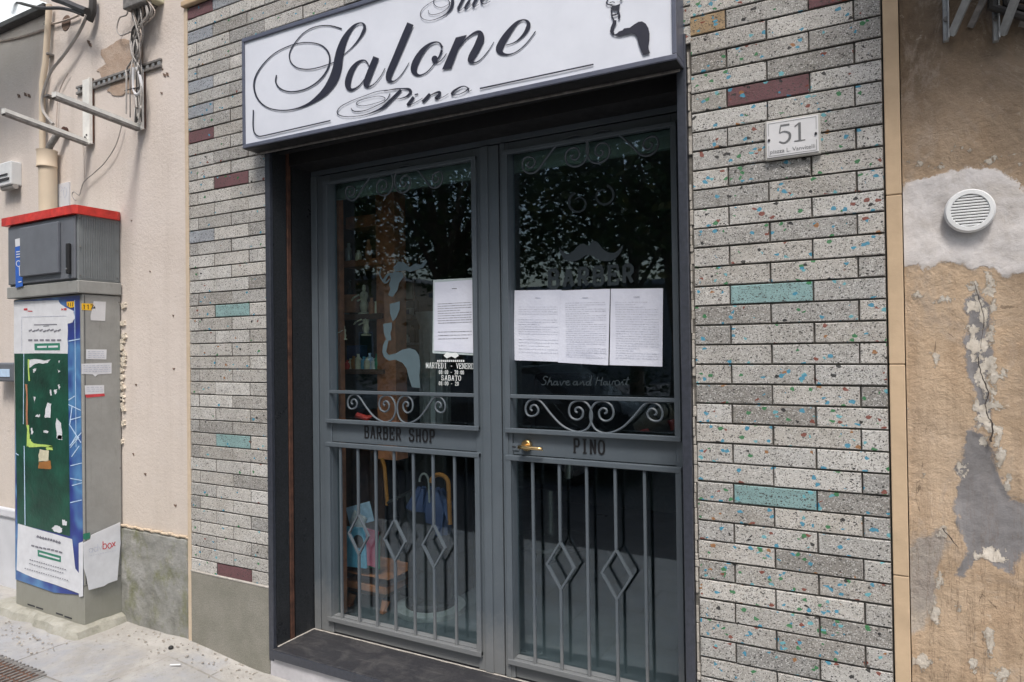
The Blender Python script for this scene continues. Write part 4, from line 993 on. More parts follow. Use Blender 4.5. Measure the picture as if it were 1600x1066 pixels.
# vent ---------------------------------------------------------------------
vc = P(1515.5, 329, -.02)
vt = thing('round_vent', 'round white plastic wall vent with slats on the white filler patch', 'vent cover', (vc.x, -.02, vc.z-.062))
mb = MB(); n = 40; prof = [(.0615, -.009), (.0610, -.018), (.057, -.023), (.047, -.0235), (.0455, -.021), (.0455, -.014)]
vs = []
for r_, y_ in prof:
    for k in range(n): an = 2*math.pi*k/n; vs.append((vc.x+r_*math.cos(an), y_, vc.z+r_*math.sin(an)))
mb.add(vs, [[i*n+k, i*n+(k+1) % n, (i+1)*n+(k+1) % n, (i+1)*n+k] for i in range(len(prof)-1) for k in range(n)]); mb.build('rim', 'white_plastic', vt, smooth=True)
mb = MB(); mb.lathe([(0, -.0135), (.046, -.0135), (.046, -.009), (0, -.009)], (vc.x, 0, vc.z), 30, 'y'); mb.build('recess', 'void', vt)
mb = MB()
for k in range(-5, 6):
    z = k*.0081; hw = math.sqrt(max(0, .0462**2-z*z))
    mb.box((vc.x-hw, -.021, vc.z+z-.0027), (vc.x+hw, -.0145, vc.z+z+.0027), .001)
mb.build('slats', 'white_plastic', vt)

# brackets upper right -------------------------------------------------------
def angle_bracket(u0, label, lean):
    x = P(u0, 60, 0).x; zb = P(u0, 66, 0).z
    t = thing('wall_bracket', label, 'bracket', (x, 0, zb), 'steel brackets high on the ochre wall')
    m = MB(); m.box((x-.007, -.012, zb), (x+.007, 0.008, zb+.62), .002); m.box((x+.003, -.032, zb), (x+.007, -.012, zb+.62), .001); m.build('upright', 'galv', t)
    m = MB(); m.tube([(x+.012, -.02, zb+.01), (x+.012+lean, -.30, zb+.36)], .013, 4); m.build('strut', 'galv', t)
    m = MB(); m.tube([(x+.060, .0, zb+.03), (x+.060+lean, -.30, zb+.36)], .011, 4); m.build('strut', 'rail', t)
    m = MB(); m.box((x-.014, -.46, zb+.50), (x+.014, -.012, zb+.53), .002); m.build('arm', 'galv', t)
    m = MB()
    for dz in (.06, .3, .55): m.lathe([(0, -.020), (.007, -.020), (.007, -.012)], (x, 0, zb+dz), 6, 'y')
    m.build('bolts', 'rail', t)
angle_bracket(1478, 'grey steel bracket with slanted strut, nearest the brick pier', .17)
angle_bracket(1556, 'grey steel bracket with slanted strut at the right picture edge', .12)
zb = P(1478, 66, 0).z; xq = P(1478, 60, 0).x
ac = thing('air_conditioner', 'dark underside of air conditioning unit carried by the two steel brackets', 'air conditioner', (xq+.2, -.25, zb+.54))
m = MB(); m.box((xq-.10, -.44, zb+.535), (xq+.72, -.10, zb+1.1), .01); m.build('casing', 'galv', ac)
m = MB(); m.lathe([(0, -.47), (.2, -.465), (.22, -.441)], (xq+.25, 0, zb+.82), 30, 'y'); m.build('fan_guard', 'black', ac)
m = MB()
for k in range(3):
    xx = P(1572+k*9, 50, -.03).x
    m.tube([(xx, -.03, zb+.7), (xx-.01, -.035, zb+.3), (xx-.03+.02*k, -.03, zb+.06), (xx+.10, -.028, zb-.02+.02*k), (xx+.5, -.03, zb+.03)], .013-.003*k, 8)
tag(m.build('insulated_pipes', 'cable_dark', smooth=True), 'dark insulated pipes running behind the right steel bracket', 'pipes')

# ================================================================== UTILITY CABINET
CX1 = -3.335; CYF = -.215
cx0 = P(22, 700, CYF).x
cab = thing('utility_cabinet', 'tall street cabinet with red lid and torn green poster against the pink wall', 'utility cabinet', ((CX1+cx0)/2, -.11, .1))
fb = lambda u, v, y=CYF: P(u, v, y)
mb = MB(); mb.box((cx0+.004, CYF+.004, .09), (CX1-.002, -.004, .30), .004); mb.build('base', 'cab_lower', cab)
mb = MB(); mb.box((cx0, CYF, .30), (CX1, -.003, 1.866), .006)
mb.build('lower_body', 'cab_lower', cab)
mb = MB(); mb.box((cx0-.018, CYF-.026, 1.870), (CX1+.012, -.003, 1.938), .005); mb.build('collar', 'cab_lower', cab)
UY = CYF-.018
mb = MB(); mb.box((cx0+.002, UY, 1.939), (CX1-.004, -.003, 2.300), .005)
for k in range(15):
    y = UY+.02+k*.0125; mb.box((CX1-.0045, y, 1.95), (CX1-.0015, y+.006, 2.285), .001)
mb.build('upper_body', 'cab_side', cab)
mb = MB()
zt0, zt1 = 2.292, 2.338
mb.prism([(cx0-.03, 0, zt0), (cx0-.03, UY-.028, zt0), (CX1-.0, UY-.028, zt0), (CX1+.018, UY-.01, zt0), (CX1+.018, -.03, zt0), (CX1+.0, -.003, zt0), (cx0-.03, -.003, zt0)][1:], (0, 0, zt1-zt0))
mb.build('lid', 'red', cab)
mb = MB(); mb.prism([(cx0-.02, UY-.018, zt1+.0005), (CX1+.0, UY-.018, zt1+.0005), (CX1+.0, -.004, zt1+.0005), (cx0-.02, -.004, zt1+.0005)], (0, 0, .003)); mb.build('lid_top', 'cab_lower', cab)  # grey plate added out of view so the lid bounces less red
a, b = fb(25, 345, UY-.012), fb(116, 448, UY-.012)
mb = MB(); mb.box((cx0+.012, UY-.014, 1.948), (CX1-.010, UY-.0005, 2.284), .004); dr = mb.build('door', 'cab_grey', cab)
a, b = fb(34, 350, UY-.02), fb(94, 445, UY-.02)
mb = MB(); mb.box((a.x, UY-.032, 1.985), (b.x, UY-.0145, 2.262), .004); mb.build('door_panel', 'cab_grey', dr)
a, b = fb(105, 380, UY-.03), fb(105, 428, UY-.03)
mb = MB(); mb.box((a.x-.012, UY-.034, b.z), (a.x+.012, UY-.0145, a.z), .005); hnd = mb.build('handle', 'black', dr)
mb = MB(); mb.lathe([(0, -.040), (.006, -.038), (.006, -.034)], (a.x, UY, b.z+.025), 12, 'y'); mb.build('keyhole', 'steel', hnd)
# labels on the upper door
fy = UY-.0155
ink = Ink(PXY(fy), (0, -.0002, 0)); ink.poly([(23.5, 386), (34.5, 383.5), (35.5, 447), (24.5, 450)]); o = ink.mb.build('blue_sticker', 'blue_label', cab); o['label'] = 'blue and white sticker on the upper door'
ink = Ink(PXY(fy-.0006), (0, -.0002, 0)); ink.poly([(23.5, 374), (34, 371.5), (34.5, 383.5), (24, 386)])
ink.stroke([(29+3.5*math.cos(t*.785), 412+4.5*math.sin(t*.785)) for t in range(9)], 1.1); ink.stroke([(30, 416), (30.5, 424), (31, 431)], 1.1)
for k, (p0, p1) in enumerate((((25.5, 394), (33, 392.6)), ((25.5, 398), (33, 396.8)), ((25.6, 402), (33, 400.8)), ((29, 441), (34, 440)))): ink.stroke([p0, p1], 1.6, smooth=False)
ink.mb.build('sticker_print', 'white_label', cab)
# front posters on lower body; local px coordinates on the front plane
fy = CYF-.0012
def fpoly(name, mat, polys, k=0, jit=0, strokes=(), label=None):
    ink = Ink(PXY(fy-.0005*k), (0, -.00005, 0))
    if len(polys) > 1:
        for p in polys: fpoly(name, mat, [p], k, jit, (), label)
        return
    for p in polys:
        if jit:
            out = []
            for i in range(len(p)):
                a, b = p[i], p[(i+1) % len(p)]
                for s_ in range(4):
                    t = s_/4; u = a[0]+(b[0]-a[0])*t; v = a[1]+(b[1]-a[1])*t
                    out.append((u+jit*noise.noise(Vector((u*.7, v*.7, k))), v+jit*noise.noise(Vector((u*.7, v*.7, k+7)))))
            p = out
        ink.poly(p)
    for s_ in strokes: ink.stroke(s_, smooth=False)
    o = ink.mb.build(name, mat, cab)
    if label: o['label'] = label
    return o
D7 = lambda x, y: (x/4.441, 460+y/4.441); D8 = lambda x, y: (x/3.553, 680+y/3.553)
fpoly('blue_poster', 'blue_poster', [[(24, 470), (124.5, 461.5), (130.5, 915), (24, 893)]])
fpoly('green_poster', 'green_poster', [[(22.5, 552), (106, 553), (109.5, 838), (27, 819)]], 1)
fpoly('top_poster', 'white_label', [[D7(95, 52), D7(405, 40), D7(415, 62), D7(450, 88), D7(510, 115), D7(518, 165), D7(500, 195), D7(470, 205), D7(470, 410), D7(96, 412)]], 2, 1, label='pale torn poster under the collar')
fpoly('lower_poster', 'white_label', [[D8(100, 492), D8(270, 540), D8(400, 578), D8(418, 740), D8(440, 770), D8(440, 880), D8(300, 828), D8(180, 790), D8(92, 750)]], 2, .6, label='white poster at the foot of the cabinet')
fpoly('corner_strip', 'white_label', [[D8(437, 600), D8(461, 590), D8(461, 895), D8(438, 899)]], 3)
txt = []
for y0, x0, x1, w in ((212, 235, 395, 1.6), (222, 300, 340, 1)): txt.append([(*D7(x0, y0), w), (*D7(x1, y0-3), w)])
for k in range(9): txt.append([(*D7(200+k*25, 256+4*math.sin(k*2)), 2.2), (*D7(222+k*25, 245+5*math.sin(k*2)), 2.0)])
for k in range(6): txt.append([(*D7(196+k*40, 318), 2.6), (*D7(225+k*40, 318), 2.6)])
for k in range(9): txt.append([(*D8(205+k*15, 560+k*4), 4), (*D8(216+k*15, 566+k*4+3*math.sin(k)), 3)])
for k in range(8): txt.append([(*D8(175+k*22, 612+k*5), 2.4), (*D8(192+k*22, 616+k*5+3*math.sin(k)), 2.4)])
for j, (y0, xa, xb) in enumerate(((690, 165, 365), (712, 165, 360), (738, 140, 385))):
    x = xa
    while x < xb: txt.append([(*D8(x, y0+(x-xa)*.28), 1.3), (*D8(x+8, y0+(x+8-xa)*.28), 1.3)]); x += 13
fpoly('poster_print', 'ink_dark', [], 4, strokes=txt)
fr_l = [[(*D7(150, 158), .7), (*D7(150, 395), .7)], [(*D7(150, 158), .7), (*D7(460, 150), .7)]]
fpoly('poster_border', 'ink', [], 4, strokes=fr_l)
fpoly('green_label', 'dark_green_text', [[D7(238, 342), D7(415, 338), D7(416, 388), D7(240, 388)], [D8(208, 636), D8(338, 672), D8(338, 706), D8(210, 672)]], 4)
fpoly('label_print', 'white_label', [], 5, strokes=[[(*D7(258, 366), 3), (*D7(325, 364), 3)], [(*D7(335, 364), 3), (*D7(402, 362), 3)], [(*D8(218, 656), 2.6), (*D8(330, 688), 2.6)]])
fpoly('red_print', 'red_ink', [], 4, strokes=[[(*D7(165, 105), 3.2), (*D7(190, 104), 3.2)], [(*D7(192, 116), 1.4), (*D7(225, 118), 1.4)], [(*D7(425, 98), 1), (*D7(440, 110), 1)], [(*D7(425, 110), 1), (*D7(440, 98), 1)], [(*D7(445, 104), 3.4), (*D7(462, 103), 3.4)]])
fpoly('number_sticker', 'yellow', [[D7(462, 52), D7(515, 48), D7(514, 88), D7(490, 94), D7(464, 80)]], 5, label='torn yellow number sticker at the corner')
fpoly('sticker_digits', 'black_letter', [], 6, strokes=[[(*D7(474, 58), 1.1), (*D7(474, 82), 1.1)], [(*D7(488, 57), 1.1), (*D7(488, 84), 1.1)], [(*D7(502, 56), 1.1), (*D7(502, 84), 1.1)]])
fpoly('torn_paper', 'white_label', [[D7(200, 450), D7(350, 455), D7(330, 478), D7(270, 478), D7(235, 490), D7(205, 510)], [D7(330, 752), D7(352, 756), D7(350, 858), D7(306, 850)], [D7(388, 860), D7(424, 895), D7(432, 1012), D7(396, 1000)], [D7(345, 662), D7(358, 662), D7(360, 700), D7(350, 700)], [D7(375, 660), D7(394, 664), D7(388, 690), D7(378, 690)], [D7(248, 838), D7(276, 836), D7(276, 850), D7(248, 850)], [D7(303, 945), D7(335, 948), D7(332, 964), D7(305, 962)], [D7(228, 520), D7(255, 515), D7(245, 535), D7(232, 545)], [D7(398, 520), D7(420, 530), D7(405, 545)], [D7(400, 630), D7(418, 620), D7(412, 665)], [D7(232, 710), D7(244, 712), D7(240, 760)], [D7(215, 930), D7(225, 925), D7(228, 965), D7(216, 975)], [D7(405, 460), D7(416, 458), D7(412, 476)], [D8(345, 468), D8(372, 478), D8(372, 505), D8(346, 498)], [D8(285, 515), D8(315, 500), D8(345, 520), D8(340, 545), D8(300, 535)], [D8(322, 0), D8(346, 5), D8(340, 26), D8(320, 24)]], 3, 2.2)
fpoly('lime_poster_rest', 'lime', [[D7(192, 450), D7(202, 450), D7(206, 600), D7(196, 600)], [D7(186, 905), D7(202, 905), D7(205, 1000), D7(230, 1035), D7(360, 1050), D7(362, 1062), D7(200, 1060), D7(184, 1050)], [D8(255, 70), D8(290, 60), D8(292, 84), D8(260, 82)]], 4, 2)
fpoly('pink_poster_rest', 'terracotta', [[D7(176, 625), D7(194, 630), D7(192, 905), D7(182, 905)]], 4, 2)
fpoly('small_flyer', 'orange_wood', [[D8(215, 150), D8(280, 140), D8(284, 188), D8(212, 186)]], 4, 1)
fpoly('small_flyer_top', 'cream', [[D8(218, 80), D8(272, 84), D8(270, 142), D8(215, 146)]], 5, 2)
ls = [[(*D7(165, 412), .9), (*D7(162, 900), .9)], [(*D7(518, 40), .8), (*D7(528, 1060), .8)]]
for (x0, y0, x1, y1) in ((475, 325, 555, 310), (475, 735, 520, 705), (475, 765, 560, 805), (490, 870, 562, 850), (480, 900, 562, 1030), (485, 1050, 565, 960), (500, 780, 485, 900), (495, 1040, 530, 980)):
    ls.append([(*D7(x0, y0), 1.4), (*D7(x1, y1), 1.4)])
for (x0, y0, x1, y1) in ((390, 240, 455, 252), (392, 170, 455, 155), (390, 70, 440, 10), (390, 375, 455, 360), (398, 120, 440, 60), (400, 280, 455, 265), (135, 60, 140, 500), (88, 100, 104, 112)):
    ls.append([(*D8(x0, y0), 1.3), (*D8(x1, y1), 1.3)])
fpoly('pale_streaks', 'cyan', [], 2, strokes=ls)
fpoly('bottom_band', 'blue_poster', [[D8(86, 752), D8(440, 882), D8(440, 892), D8(437, 886), D8(300, 875), D8(86, 800)]], 0, label='blue bottom edge of the poster')
mb = MB()
for x0, x1, y0 in ((150, 190, 936), (198, 236, 952), (308, 345, 985), (355, 396, 1003)):
    p, q_ = P(*D8(x0, y0), CYF), P(*D8(x1, y0+7), CYF); mb.box((p.x, CYF+.0022, p.z-.008), (q_.x, CYF+.0038, p.z), .0005)
mb.build('vent_slots', 'void', cab)
mb = MB()
for z in (1.965, 2.12, 2.27):
    for y in (UY+.012, -.02): mb.lathe([(0, 0), (.004, .0), (.004, .003)], (CX1-.0015, y, z), 8)
    mb.box((CX1-.0035, UY+.008, z-.003), (CX1+.0005, UY+.014, z+.003), .001)
for z in (.36, .9, 1.4, 1.83): mb.box((CX1-.001, -.016, z-.004), (CX1+.0015, -.008, z+.004), .001)
mb.build('screws', 'rail', cab)
mb = MB(); mb.box((CX1-.0005, CYF+.012, .31), (CX1+.0010, CYF+.015, 1.86)); mb.build('side_seam', 'void', cab)
# side stickers (plane x = CX1)
sx = CX1+.0015
def spoly(name, mat, polys, k=0, strokes=(), label=None):
    ink = Ink(lambda u, v: PX(u, v, sx+.0004*k), (.00005, 0, 0))
    for p in polys: ink.poly(p)
    for s_ in strokes: ink.stroke(s_, smooth=False)
    o = ink.mb.build(name, mat, cab)
    if label: o['label'] = label
    return o
spoly('number_sticker', 'yellow', [[D7(566, 62), D7(655, 66), D7(662, 100), D7(640, 112), D7(566, 108)]], label='yellow number sticker reading 117')
dg = []
for x in (585, 612): dg += [[(*D7(x, 72), 1.3), (*D7(x, 104), 1.3)], [(*D7(x-6, 78), .9), (*D7(x, 72), .9)]]
dg += [[(*D7(628, 73), 1.2), (*D7(648, 74), 1.2)], [(*D7(648, 74), 1.2), (*D7(634, 104), 1.2)]]
spoly('sticker_digits', 'black_letter', [], 1, dg)
spoly('faded_sheet', 'plate', [[D7(650, 48), D7(735, 52), D7(730, 185), D7(630, 180), D7(628, 150)]], 0)
spoly('white_sticker', 'white_label', [[D7(598, 382), D7(740, 383), D7(738, 452), D7(597, 450)]], 0, label='small white label on the side, topmost')
spoly('white_sticker', 'white_label', [[D7(566, 482), D7(775, 475), D7(774, 550), D7(680, 556), D7(660, 572), D7(645, 556), D7(566, 552)]], 0, label='wide white torn label on the side')
spoly('white_sticker', 'white_label', [[D7(588, 632), D7(722, 630), D7(724, 690), D7(590, 695)]], 0, label='white label with red band on the side')
spoly('red_band', 'red_ink', [[D7(590, 696), D7(724, 688), D7(728, 706), D7(600, 718)]], 0)
tl = []
for (x0, x1, ys_) in ((610, 725, (398, 412, 425, 438)), (578, 765, (495, 508, 521, 534)), (600, 712, (645, 658, 672))):
    for y_ in ys_:
        x = x0
        while x < x1: e = min(x1, x+random.uniform(12, 34)); tl.append([(*D7(x, y_), 1), (*D7(e, y_), 1)]); x = e+6
spoly('label_print', 'ink', [], 1, tl)
# loose torn board hanging on the cabinet side
tb = thing('torn_board', 'torn white plastic board with red and grey logo leaning on the cabinet side', 'torn board', (CX1+.012, -.12, .35))
pf = lambda x, y, dx=0: PX(*D8(x, y), CX1+.010+dx)
mb = MB(); mb.prism([pf(*p) for p in ((462, 598), (500, 578), (505, 555), (560, 530), (665, 484), (668, 600), (655, 735), (650, 805), (600, 822), (575, 838), (530, 850), (492, 860), (480, 790), (465, 740))], (.003, 0, 0)); mb.build('board', 'white_label', tb)
ink = Ink(lambda x, y: pf(x, y, .0036), (.00003, 0, 0))
def vb(ink, pts, w): ink.stroke([(x, y, w) for x, y in pts], smooth=True, m=3)
# grey "adv"
vb(ink, [(512, 632), (500, 630), (494, 642), (502, 652), (512, 646)], 3.5); ink.stroke([(514, 626, 3.5), (514, 652, 3.5)], smooth=False)
vb(ink, [(540, 624), (526, 624), (521, 636), (528, 646), (541, 640)], 3.5); ink.stroke([(543, 605, 3.5), (543, 645, 3.5)], smooth=False)
ink.stroke([(549, 618, 3.5), (557, 640, 3.5), (566, 612, 3.5)], smooth=False)
x = 490
while x < 645: ink.stroke([(x, 672-(x-490)*.21, 2), (x+9, 670-(x-490)*.21, 2)], smooth=False); x += 13
ink.mb.build('logo_grey', 'ink', tb)
ink = Ink(lambda x, y: pf(x, y, .0036), (.00003, 0, 0))
ink.stroke([(572, 590, 5), (572, 634, 5)], smooth=False); vb(ink, [(572, 608), (586, 604), (592, 618), (586, 630), (572, 632)], 5)
vb(ink, [(605, 602), (598, 614), (605, 628), (616, 624), (618, 608), (610, 600), (605, 602)], 5)
ink.stroke([(622, 596, 5), (640, 616, 5)], smooth=False); ink.stroke([(640, 592, 5), (622, 622, 5)], smooth=False)
ink.mb.build('logo_red', 'red_ink', tb)
ink = Ink(lambda x, y: pf(x, y, .0036), (.00003, 0, 0)); ink.poly([(462, 548), (500, 540), (500, 572), (475, 582), (462, 576)]); ink.mb.build('green_corner', 'dark_green_text', tb)

# concrete footing
mb = MB(); nxx, nyy = 40, 14
x0, x1, y0, y1 = cx0-.16, CX1+.06, CYF-.075, -.003
top = []
for j in range(nyy+1):
    for i in range(nxx+1):
        x = x0+(x1-x0)*i/nxx; y = y0+(y1-y0)*j/nyy
        ex = noise.noise(Vector((x*7, y*7, 0)))*.03
        dd = min((x1-x), (y-y0)) ; z = .094+.006*noise.noise(Vector((x*12, y*12, 4)))
        if i == nxx or j == 0 or i == 0: z = .02
        elif dd < .03: z -= .012
        mb.v.append(Vector((x+(ex if j < 3 or i > nxx-3 else 0), y+(ex if j < 3 else 0), z)))
for j in range(nyy):
    for i in range(nxx):
        a = j*(nxx+1)+i; mb.f.append([a, a+1, a+nxx+2, a+nxx+1]); mb.mi.append(0); mb.attr.append(None)
tag(mb.build('concrete_footing', 'concrete', smooth=True, org=((x0+x1)/2, -.15, .05)), 'rough low concrete slab under the utility cabinet', 'footing')

# drain grate
gzv = .052
ga = PZ(76, 1052, gzv); gb = PZ(0, 1026, gzv)
gt = thing('drain_grate', 'rusty ribbed iron drain cover in the pavement at the bottom left corner', 'drain cover', (ga.x-.3, ga.y-.2, .046))
gx1_, gx0_, gy1_, gy0_ = ga.x, ga.x-.62, (ga.y+gb.y)/2, (ga.y+gb.y)/2-.42
mb = MB(); mb.box((gx0_, gy1_-.02, .03), (gx1_, gy1_, gzv), .002); mb.box((gx0_, gy0_, .03), (gx1_, gy0_+.02, gzv), .002)
mb.box((gx0_, gy0_+.02, .03), (gx0_+.02, gy1_-.02, gzv), .002); mb.box((gx1_-.02, gy0_+.02, .03), (gx1_, gy1_-.02, gzv), .002); mb.build('rim', 'rail', gt)
mb = MB(); mb.box((gx0_+.02, gy0_+.02, .03), (gx1_-.02, gy1_-.02, .048)); mb.build('plate', 'wood_dark', gt)
mb = MB(); k = 0
x = gx0_+.03
while x < gx1_-.03:
    y = gy0_+.03
    while y < gy1_-.03: mb.box((x, y, .0482), (x+.012, y+.050, .054), .001); y += .058
    x += .034
mb.build('ribs', 'rail', gt)
# litter
p = PZ(267, 1013, .05); mb = MB()
mb.lathe([(0, .0), (.012, .002), (.013, .010), (.007, .016), (0, .018)], (p.x, p.y, gz(p.x, p.y)), 7); tag(mb.build('dark_pebble', 'black', org=(p.x, p.y, gz(p.x, p.y))), 'small black pebble on the pale pavement', 'pebble')
p = PZ(274, 1040, .04); mb = MB(); zg = gz(p.x, p.y)+.006
mb.tube([(p.x-.022, p.y-.012, zg), (p.x+.022, p.y+.012, zg+.001)], .0042, 8); tag(mb.build('cigarette_end', 'white_plastic', org=(p.x, p.y, zg)), 'white cigarette end lying on the pavement', 'cigarette end')
mb = MB(); random.seed(12)
for k in range(170):
    x = random.uniform(-3.9, -2.2); y = -abs(random.gauss(0, .10))-.01
    if x < CX1+.1: y = CYF-.1-abs(random.gauss(0, .12))
    r = random.uniform(.002, .007); z = gz(x, y)+.006
    mb.lathe([(0, -r*.5), (r, -r*.2), (r*.8, r*.5), (0, r*.8)], (x, y, z), 6)
tag(mb.build('grit_scatter', 'pale_cement'), kind='stuff'); bpy.data.objects['grit_scatter']['label'] = 'loose crumbs of plaster along the foot of the wall'; bpy.data.objects['grit_scatter']['category'] = 'grit'

# ================================================================== LEFT WALL FITTINGS
random.seed(21)
pc = P(75, 300, -.055)
dp = thing('drainpipe', 'cream plastic downpipe with collar rising behind the street cabinet', 'drainpipe', (pc.x, -.055, .05))
zt = P(75, 236, -.055).z; zc = P(75, 262, -.055).z
mb = MB(); mb.tube([(pc.x, -.055, .05), (pc.x, -.055, zc)], .049, 20); mb.build('pipe', 'pvc', dp, smooth=True)
mb = MB(); n = 20
for (r_, z_) in (): pass
prof = [(.049, zc-.002), (.056, zc), (.056, zc+.008), (.0535, zc+.012), (.0535, zt-.01), (.057, zt), (.050, zt), (.046, zt-.06)]
vs = [(pc.x+r_*math.cos(2*math.pi*k/n), -.06+r_*math.sin(2*math.pi*k/n), z_) for r_, z_ in prof for k in range(n)]
mb.add(vs, [[i*n+k, i*n+(k+1) % n, (i+1)*n+(k+1) % n, (i+1)*n+k] for i in range(len(prof)-1) for k in range(n)]); mb.build('collar', 'pvc', dp, smooth=True)
mb = MB(); mb.lathe([(0, 0), (.047, 0), (.047, .004)], (pc.x, -.06, zt-.055), 16); mb.build('pipe_mouth', 'void', dp)
t = thing('overflow_spout', 'rusty broken outlet pipe poking from the wall into the downpipe', 'outlet pipe', (pc.x+.1, -.03, zt+.05))
a, b = P(74, 236, -.06), P(103, 207, -.01)
mb = MB(); mb.tube([(a.x-.0, -.06, a.z-.02), (a.x+.02, -.055, a.z+.03), (b.x-.03, -.04, b.z-.01), (b.x, .0, b.z+.01)], .019, 10); mb.build('pipe', 'rail', t, smooth=True)
mb = MB(); mb.lathe([(.02, -.02), (.032, -.02), (.032, -.006), (.02, -.006)], (b.x, -.005, b.z), 12, 'y'); mb.build('flange', 'rust', t)
uc = P(77, 20, -.03); lc = P(66, 236, -.03)
t = thing('thin_conduit', 'thin cream conduit pipe running up to the blue canopy', 'conduit', (uc.x, -.03, lc.z))
mb = MB(); mb.tube([(lc.x, -.03, lc.z-.02), (P(66, 130, -.03).x, -.03, P(66, 130, -.03).z), (P(71, 100, -.03).x, -.03, P(71, 100, -.03).z), (uc.x, -.03, uc.z+.05)], .017, 10); mb.build('pipe', 'pvc', t, smooth=True)
mb = MB()
for v in (36, 85, 150): c = P(73, v, -.03); mb.box((c.x-.026, -.038, c.z-.006), (c.x+.026, 0, c.z+.006), .002)
mb.build('clips', 'rail', t)

def lbracket(u0, u1, vt_, vb_, tip, label):
    a, b = P(u0, vt_, -.02), P(u1, vb_, -.02); x0, x1 = a.x, b.x; xm = (x0+x1)/2
    t = thing('awning_bracket', label, 'bracket', (xm, 0, b.z), 'white angle brackets on the pink wall')
    m = MB(); m.box((x0, -.022, b.z-.005), (x1-.008, -.010, a.z), .002); m.box((x1-.006, -.030, b.z-.005), (x1, -.010, a.z), .001); m.build('upright', 'white_metal', t)
    m = MB(); m.box((x1-.001, -.012, b.z), (x1+.0015, -.003, a.z)); m.build('rust_edge', 'rust', t)
    e = PX(tip[0], tip[1], xm); L0 = Vector((xm, -.02, b.z+.02)); d = e-L0
    m = MB(); sec = [(-.024, .008), (.014, .004), (.014, -.022), (-.024, -.018)]
    q = [L0+Vector((sx_, 0, sz_)) for sx_, sz_ in sec]
    r_ = [p+d for p in q]; m.add(q+r_, [[0, 1, 2, 3], [7, 6, 5, 4]]+[[i, (i+1) % 4, (i+1) % 4+4, i+4] for i in range(4)])
    m.build('arm', 'white_metal', t)
    m = MB(); q = [L0+Vector((sx_, 0, sz_)) for sx_, sz_ in ((.0125, -.016), (.015, -.016), (.015, -.030), (-.02, -.030), (-.02, -.0225), (.0125, -.0225))]
    r_ = [p+d for p in q]; m.add(q+r_, [[i, (i+1) % 6, (i+1) % 6+6, i+6] for i in range(6)]); m.build('arm_lip', 'rail', t)
    m = MB()
    for dx, dz in ((-.014, .02), (.002, .03), (-.004, .008)): m.lathe([(0, -.028), (.005, -.027), (.005, -.022)], (xm+dx, 0, b.z+dz+.02), 8, 'y')
    m.build('bolts', 'void', t)
lbracket(129, 142.6, 126, 223, (6, 171), 'white L bracket hanging from the rail, lower left over the downpipe')
lbracket(210, 223, 112, 200, (85, 145), 'white L bracket with cables tangled round it, right of its twin')
a, b = P(118, 141, -.012), P(250, 98, -.012)
t = thing('mounting_rail', 'weathered slotted metal rail bolted across the pink wall above the brackets', 'rail', ((a.x+b.x)/2, -.01, a.z))
mb = MB(); zc = (a.z+b.z)/2
mb.box((a.x, -.012, zc+.010), (b.x, 0.004, zc+.024), .002); mb.box((a.x, -.012, zc-.024), (b.x, .004, zc-.010), .002); mb.build('rail', 'rail', t)
mb = MB(); k = 0; x = a.x+.02
while x < b.x-.02: mb.box((x, -.010, zc-.0095), (x+.022, .004, zc+.0095), .001); x += .05
mb.build('rungs', 'galv', t)

jb = P(222, 0, -.05)
t = thing('junction_box', 'dark cable junction box with wires spilling out at the top edge', 'junction box', (jb.x, -.04, jb.z))
a, b = P(201, 0, -.05), P(241, 6, -.05)
mb = MB(); mb.box((a.x, -.085, b.z+.01), (b.x-.05, 0.004, b.z+.2), .006); mb.build('box', 'rail', t)
mb = MB(); mb.box((b.x-.05, -.07, b.z+.02), (b.x+.01, 0.004, b.z+.2), .006); mb.build('side_box', 'cream', t)
def cable(pts, r, mat, name, label, y=-.02, kind='cable', group=None, jy=0):
    q = [(*p, random.uniform(-jy, jy)) for p in pts]; q = spline(q, 7)
    m = MB(); m.tube([P(u, v, y+j) for u, v, j in q], r, 6); o = m.build(name, mat, smooth=True, org=P(*pts[-1], y)); return tag(o, label, kind, group)
G = 'loose cables on the pink wall'
V = lambda x, y: (150+x/8.88, y/8.88)
cable([V(440, 60), V(430, 200), V(330, 250), V(290, 400), V(340, 490), V(420, 470), V(480, 440)], .004, 'cable_grey', 'loose_cable', 'thin grey cable making a round loop left of the bundle', -.03, group=G)
# the bundle itself
bd = thing('cable_bundle', 'tangled bundle of grey cables hanging from the junction box to the white bracket', 'cables', (P(214, 100, -.03).x, -.03, P(214, 200, -.03).z))
random.seed(5)
for k in range(24):
    u0 = random.uniform(203, 236); mid = 212+random.uniform(-6, 6); lo = random.choice([198, 205, 212, 215, 218, 221])
    bul = random.uniform(-7, 14)
    bul *= 1.4; pts = [(u0, 2), (u0+bul*.5+random.uniform(-4, 4), random.uniform(18, 30)), (mid+random.uniform(-3, 6), random.uniform(44, 56)), (mid+random.uniform(-3, 3), 80), (lo, 108), (lo+random.uniform(-2, 2), random.uniform(118, 150)), (lo+random.uniform(-4, 4), random.uniform(165, 192))]
    q = spline([(*p, -.02-random.random()*.045) for p in pts], 6); m = MB(); m.tube([P(u, v, y) for u, v, y in q], random.choice([.003, .004, .005]), 6)
    m.build('cable', random.choice(['cable_grey', 'cable_grey', 'cable_pink', 'cable_grey', 'cable_dark']), bd, smooth=True)
m = MB(); m.tube([P(u, v, -.055) for u, v, _ in spline([(209, 106, 0), (208, 120, 0), (209, 140, 0), (214, 148, 0), (221, 140, 0), (219, 120, 0), (214, 106, 0)], 5)], .008, 8); m.build('cable', 'plate', bd, smooth=True)
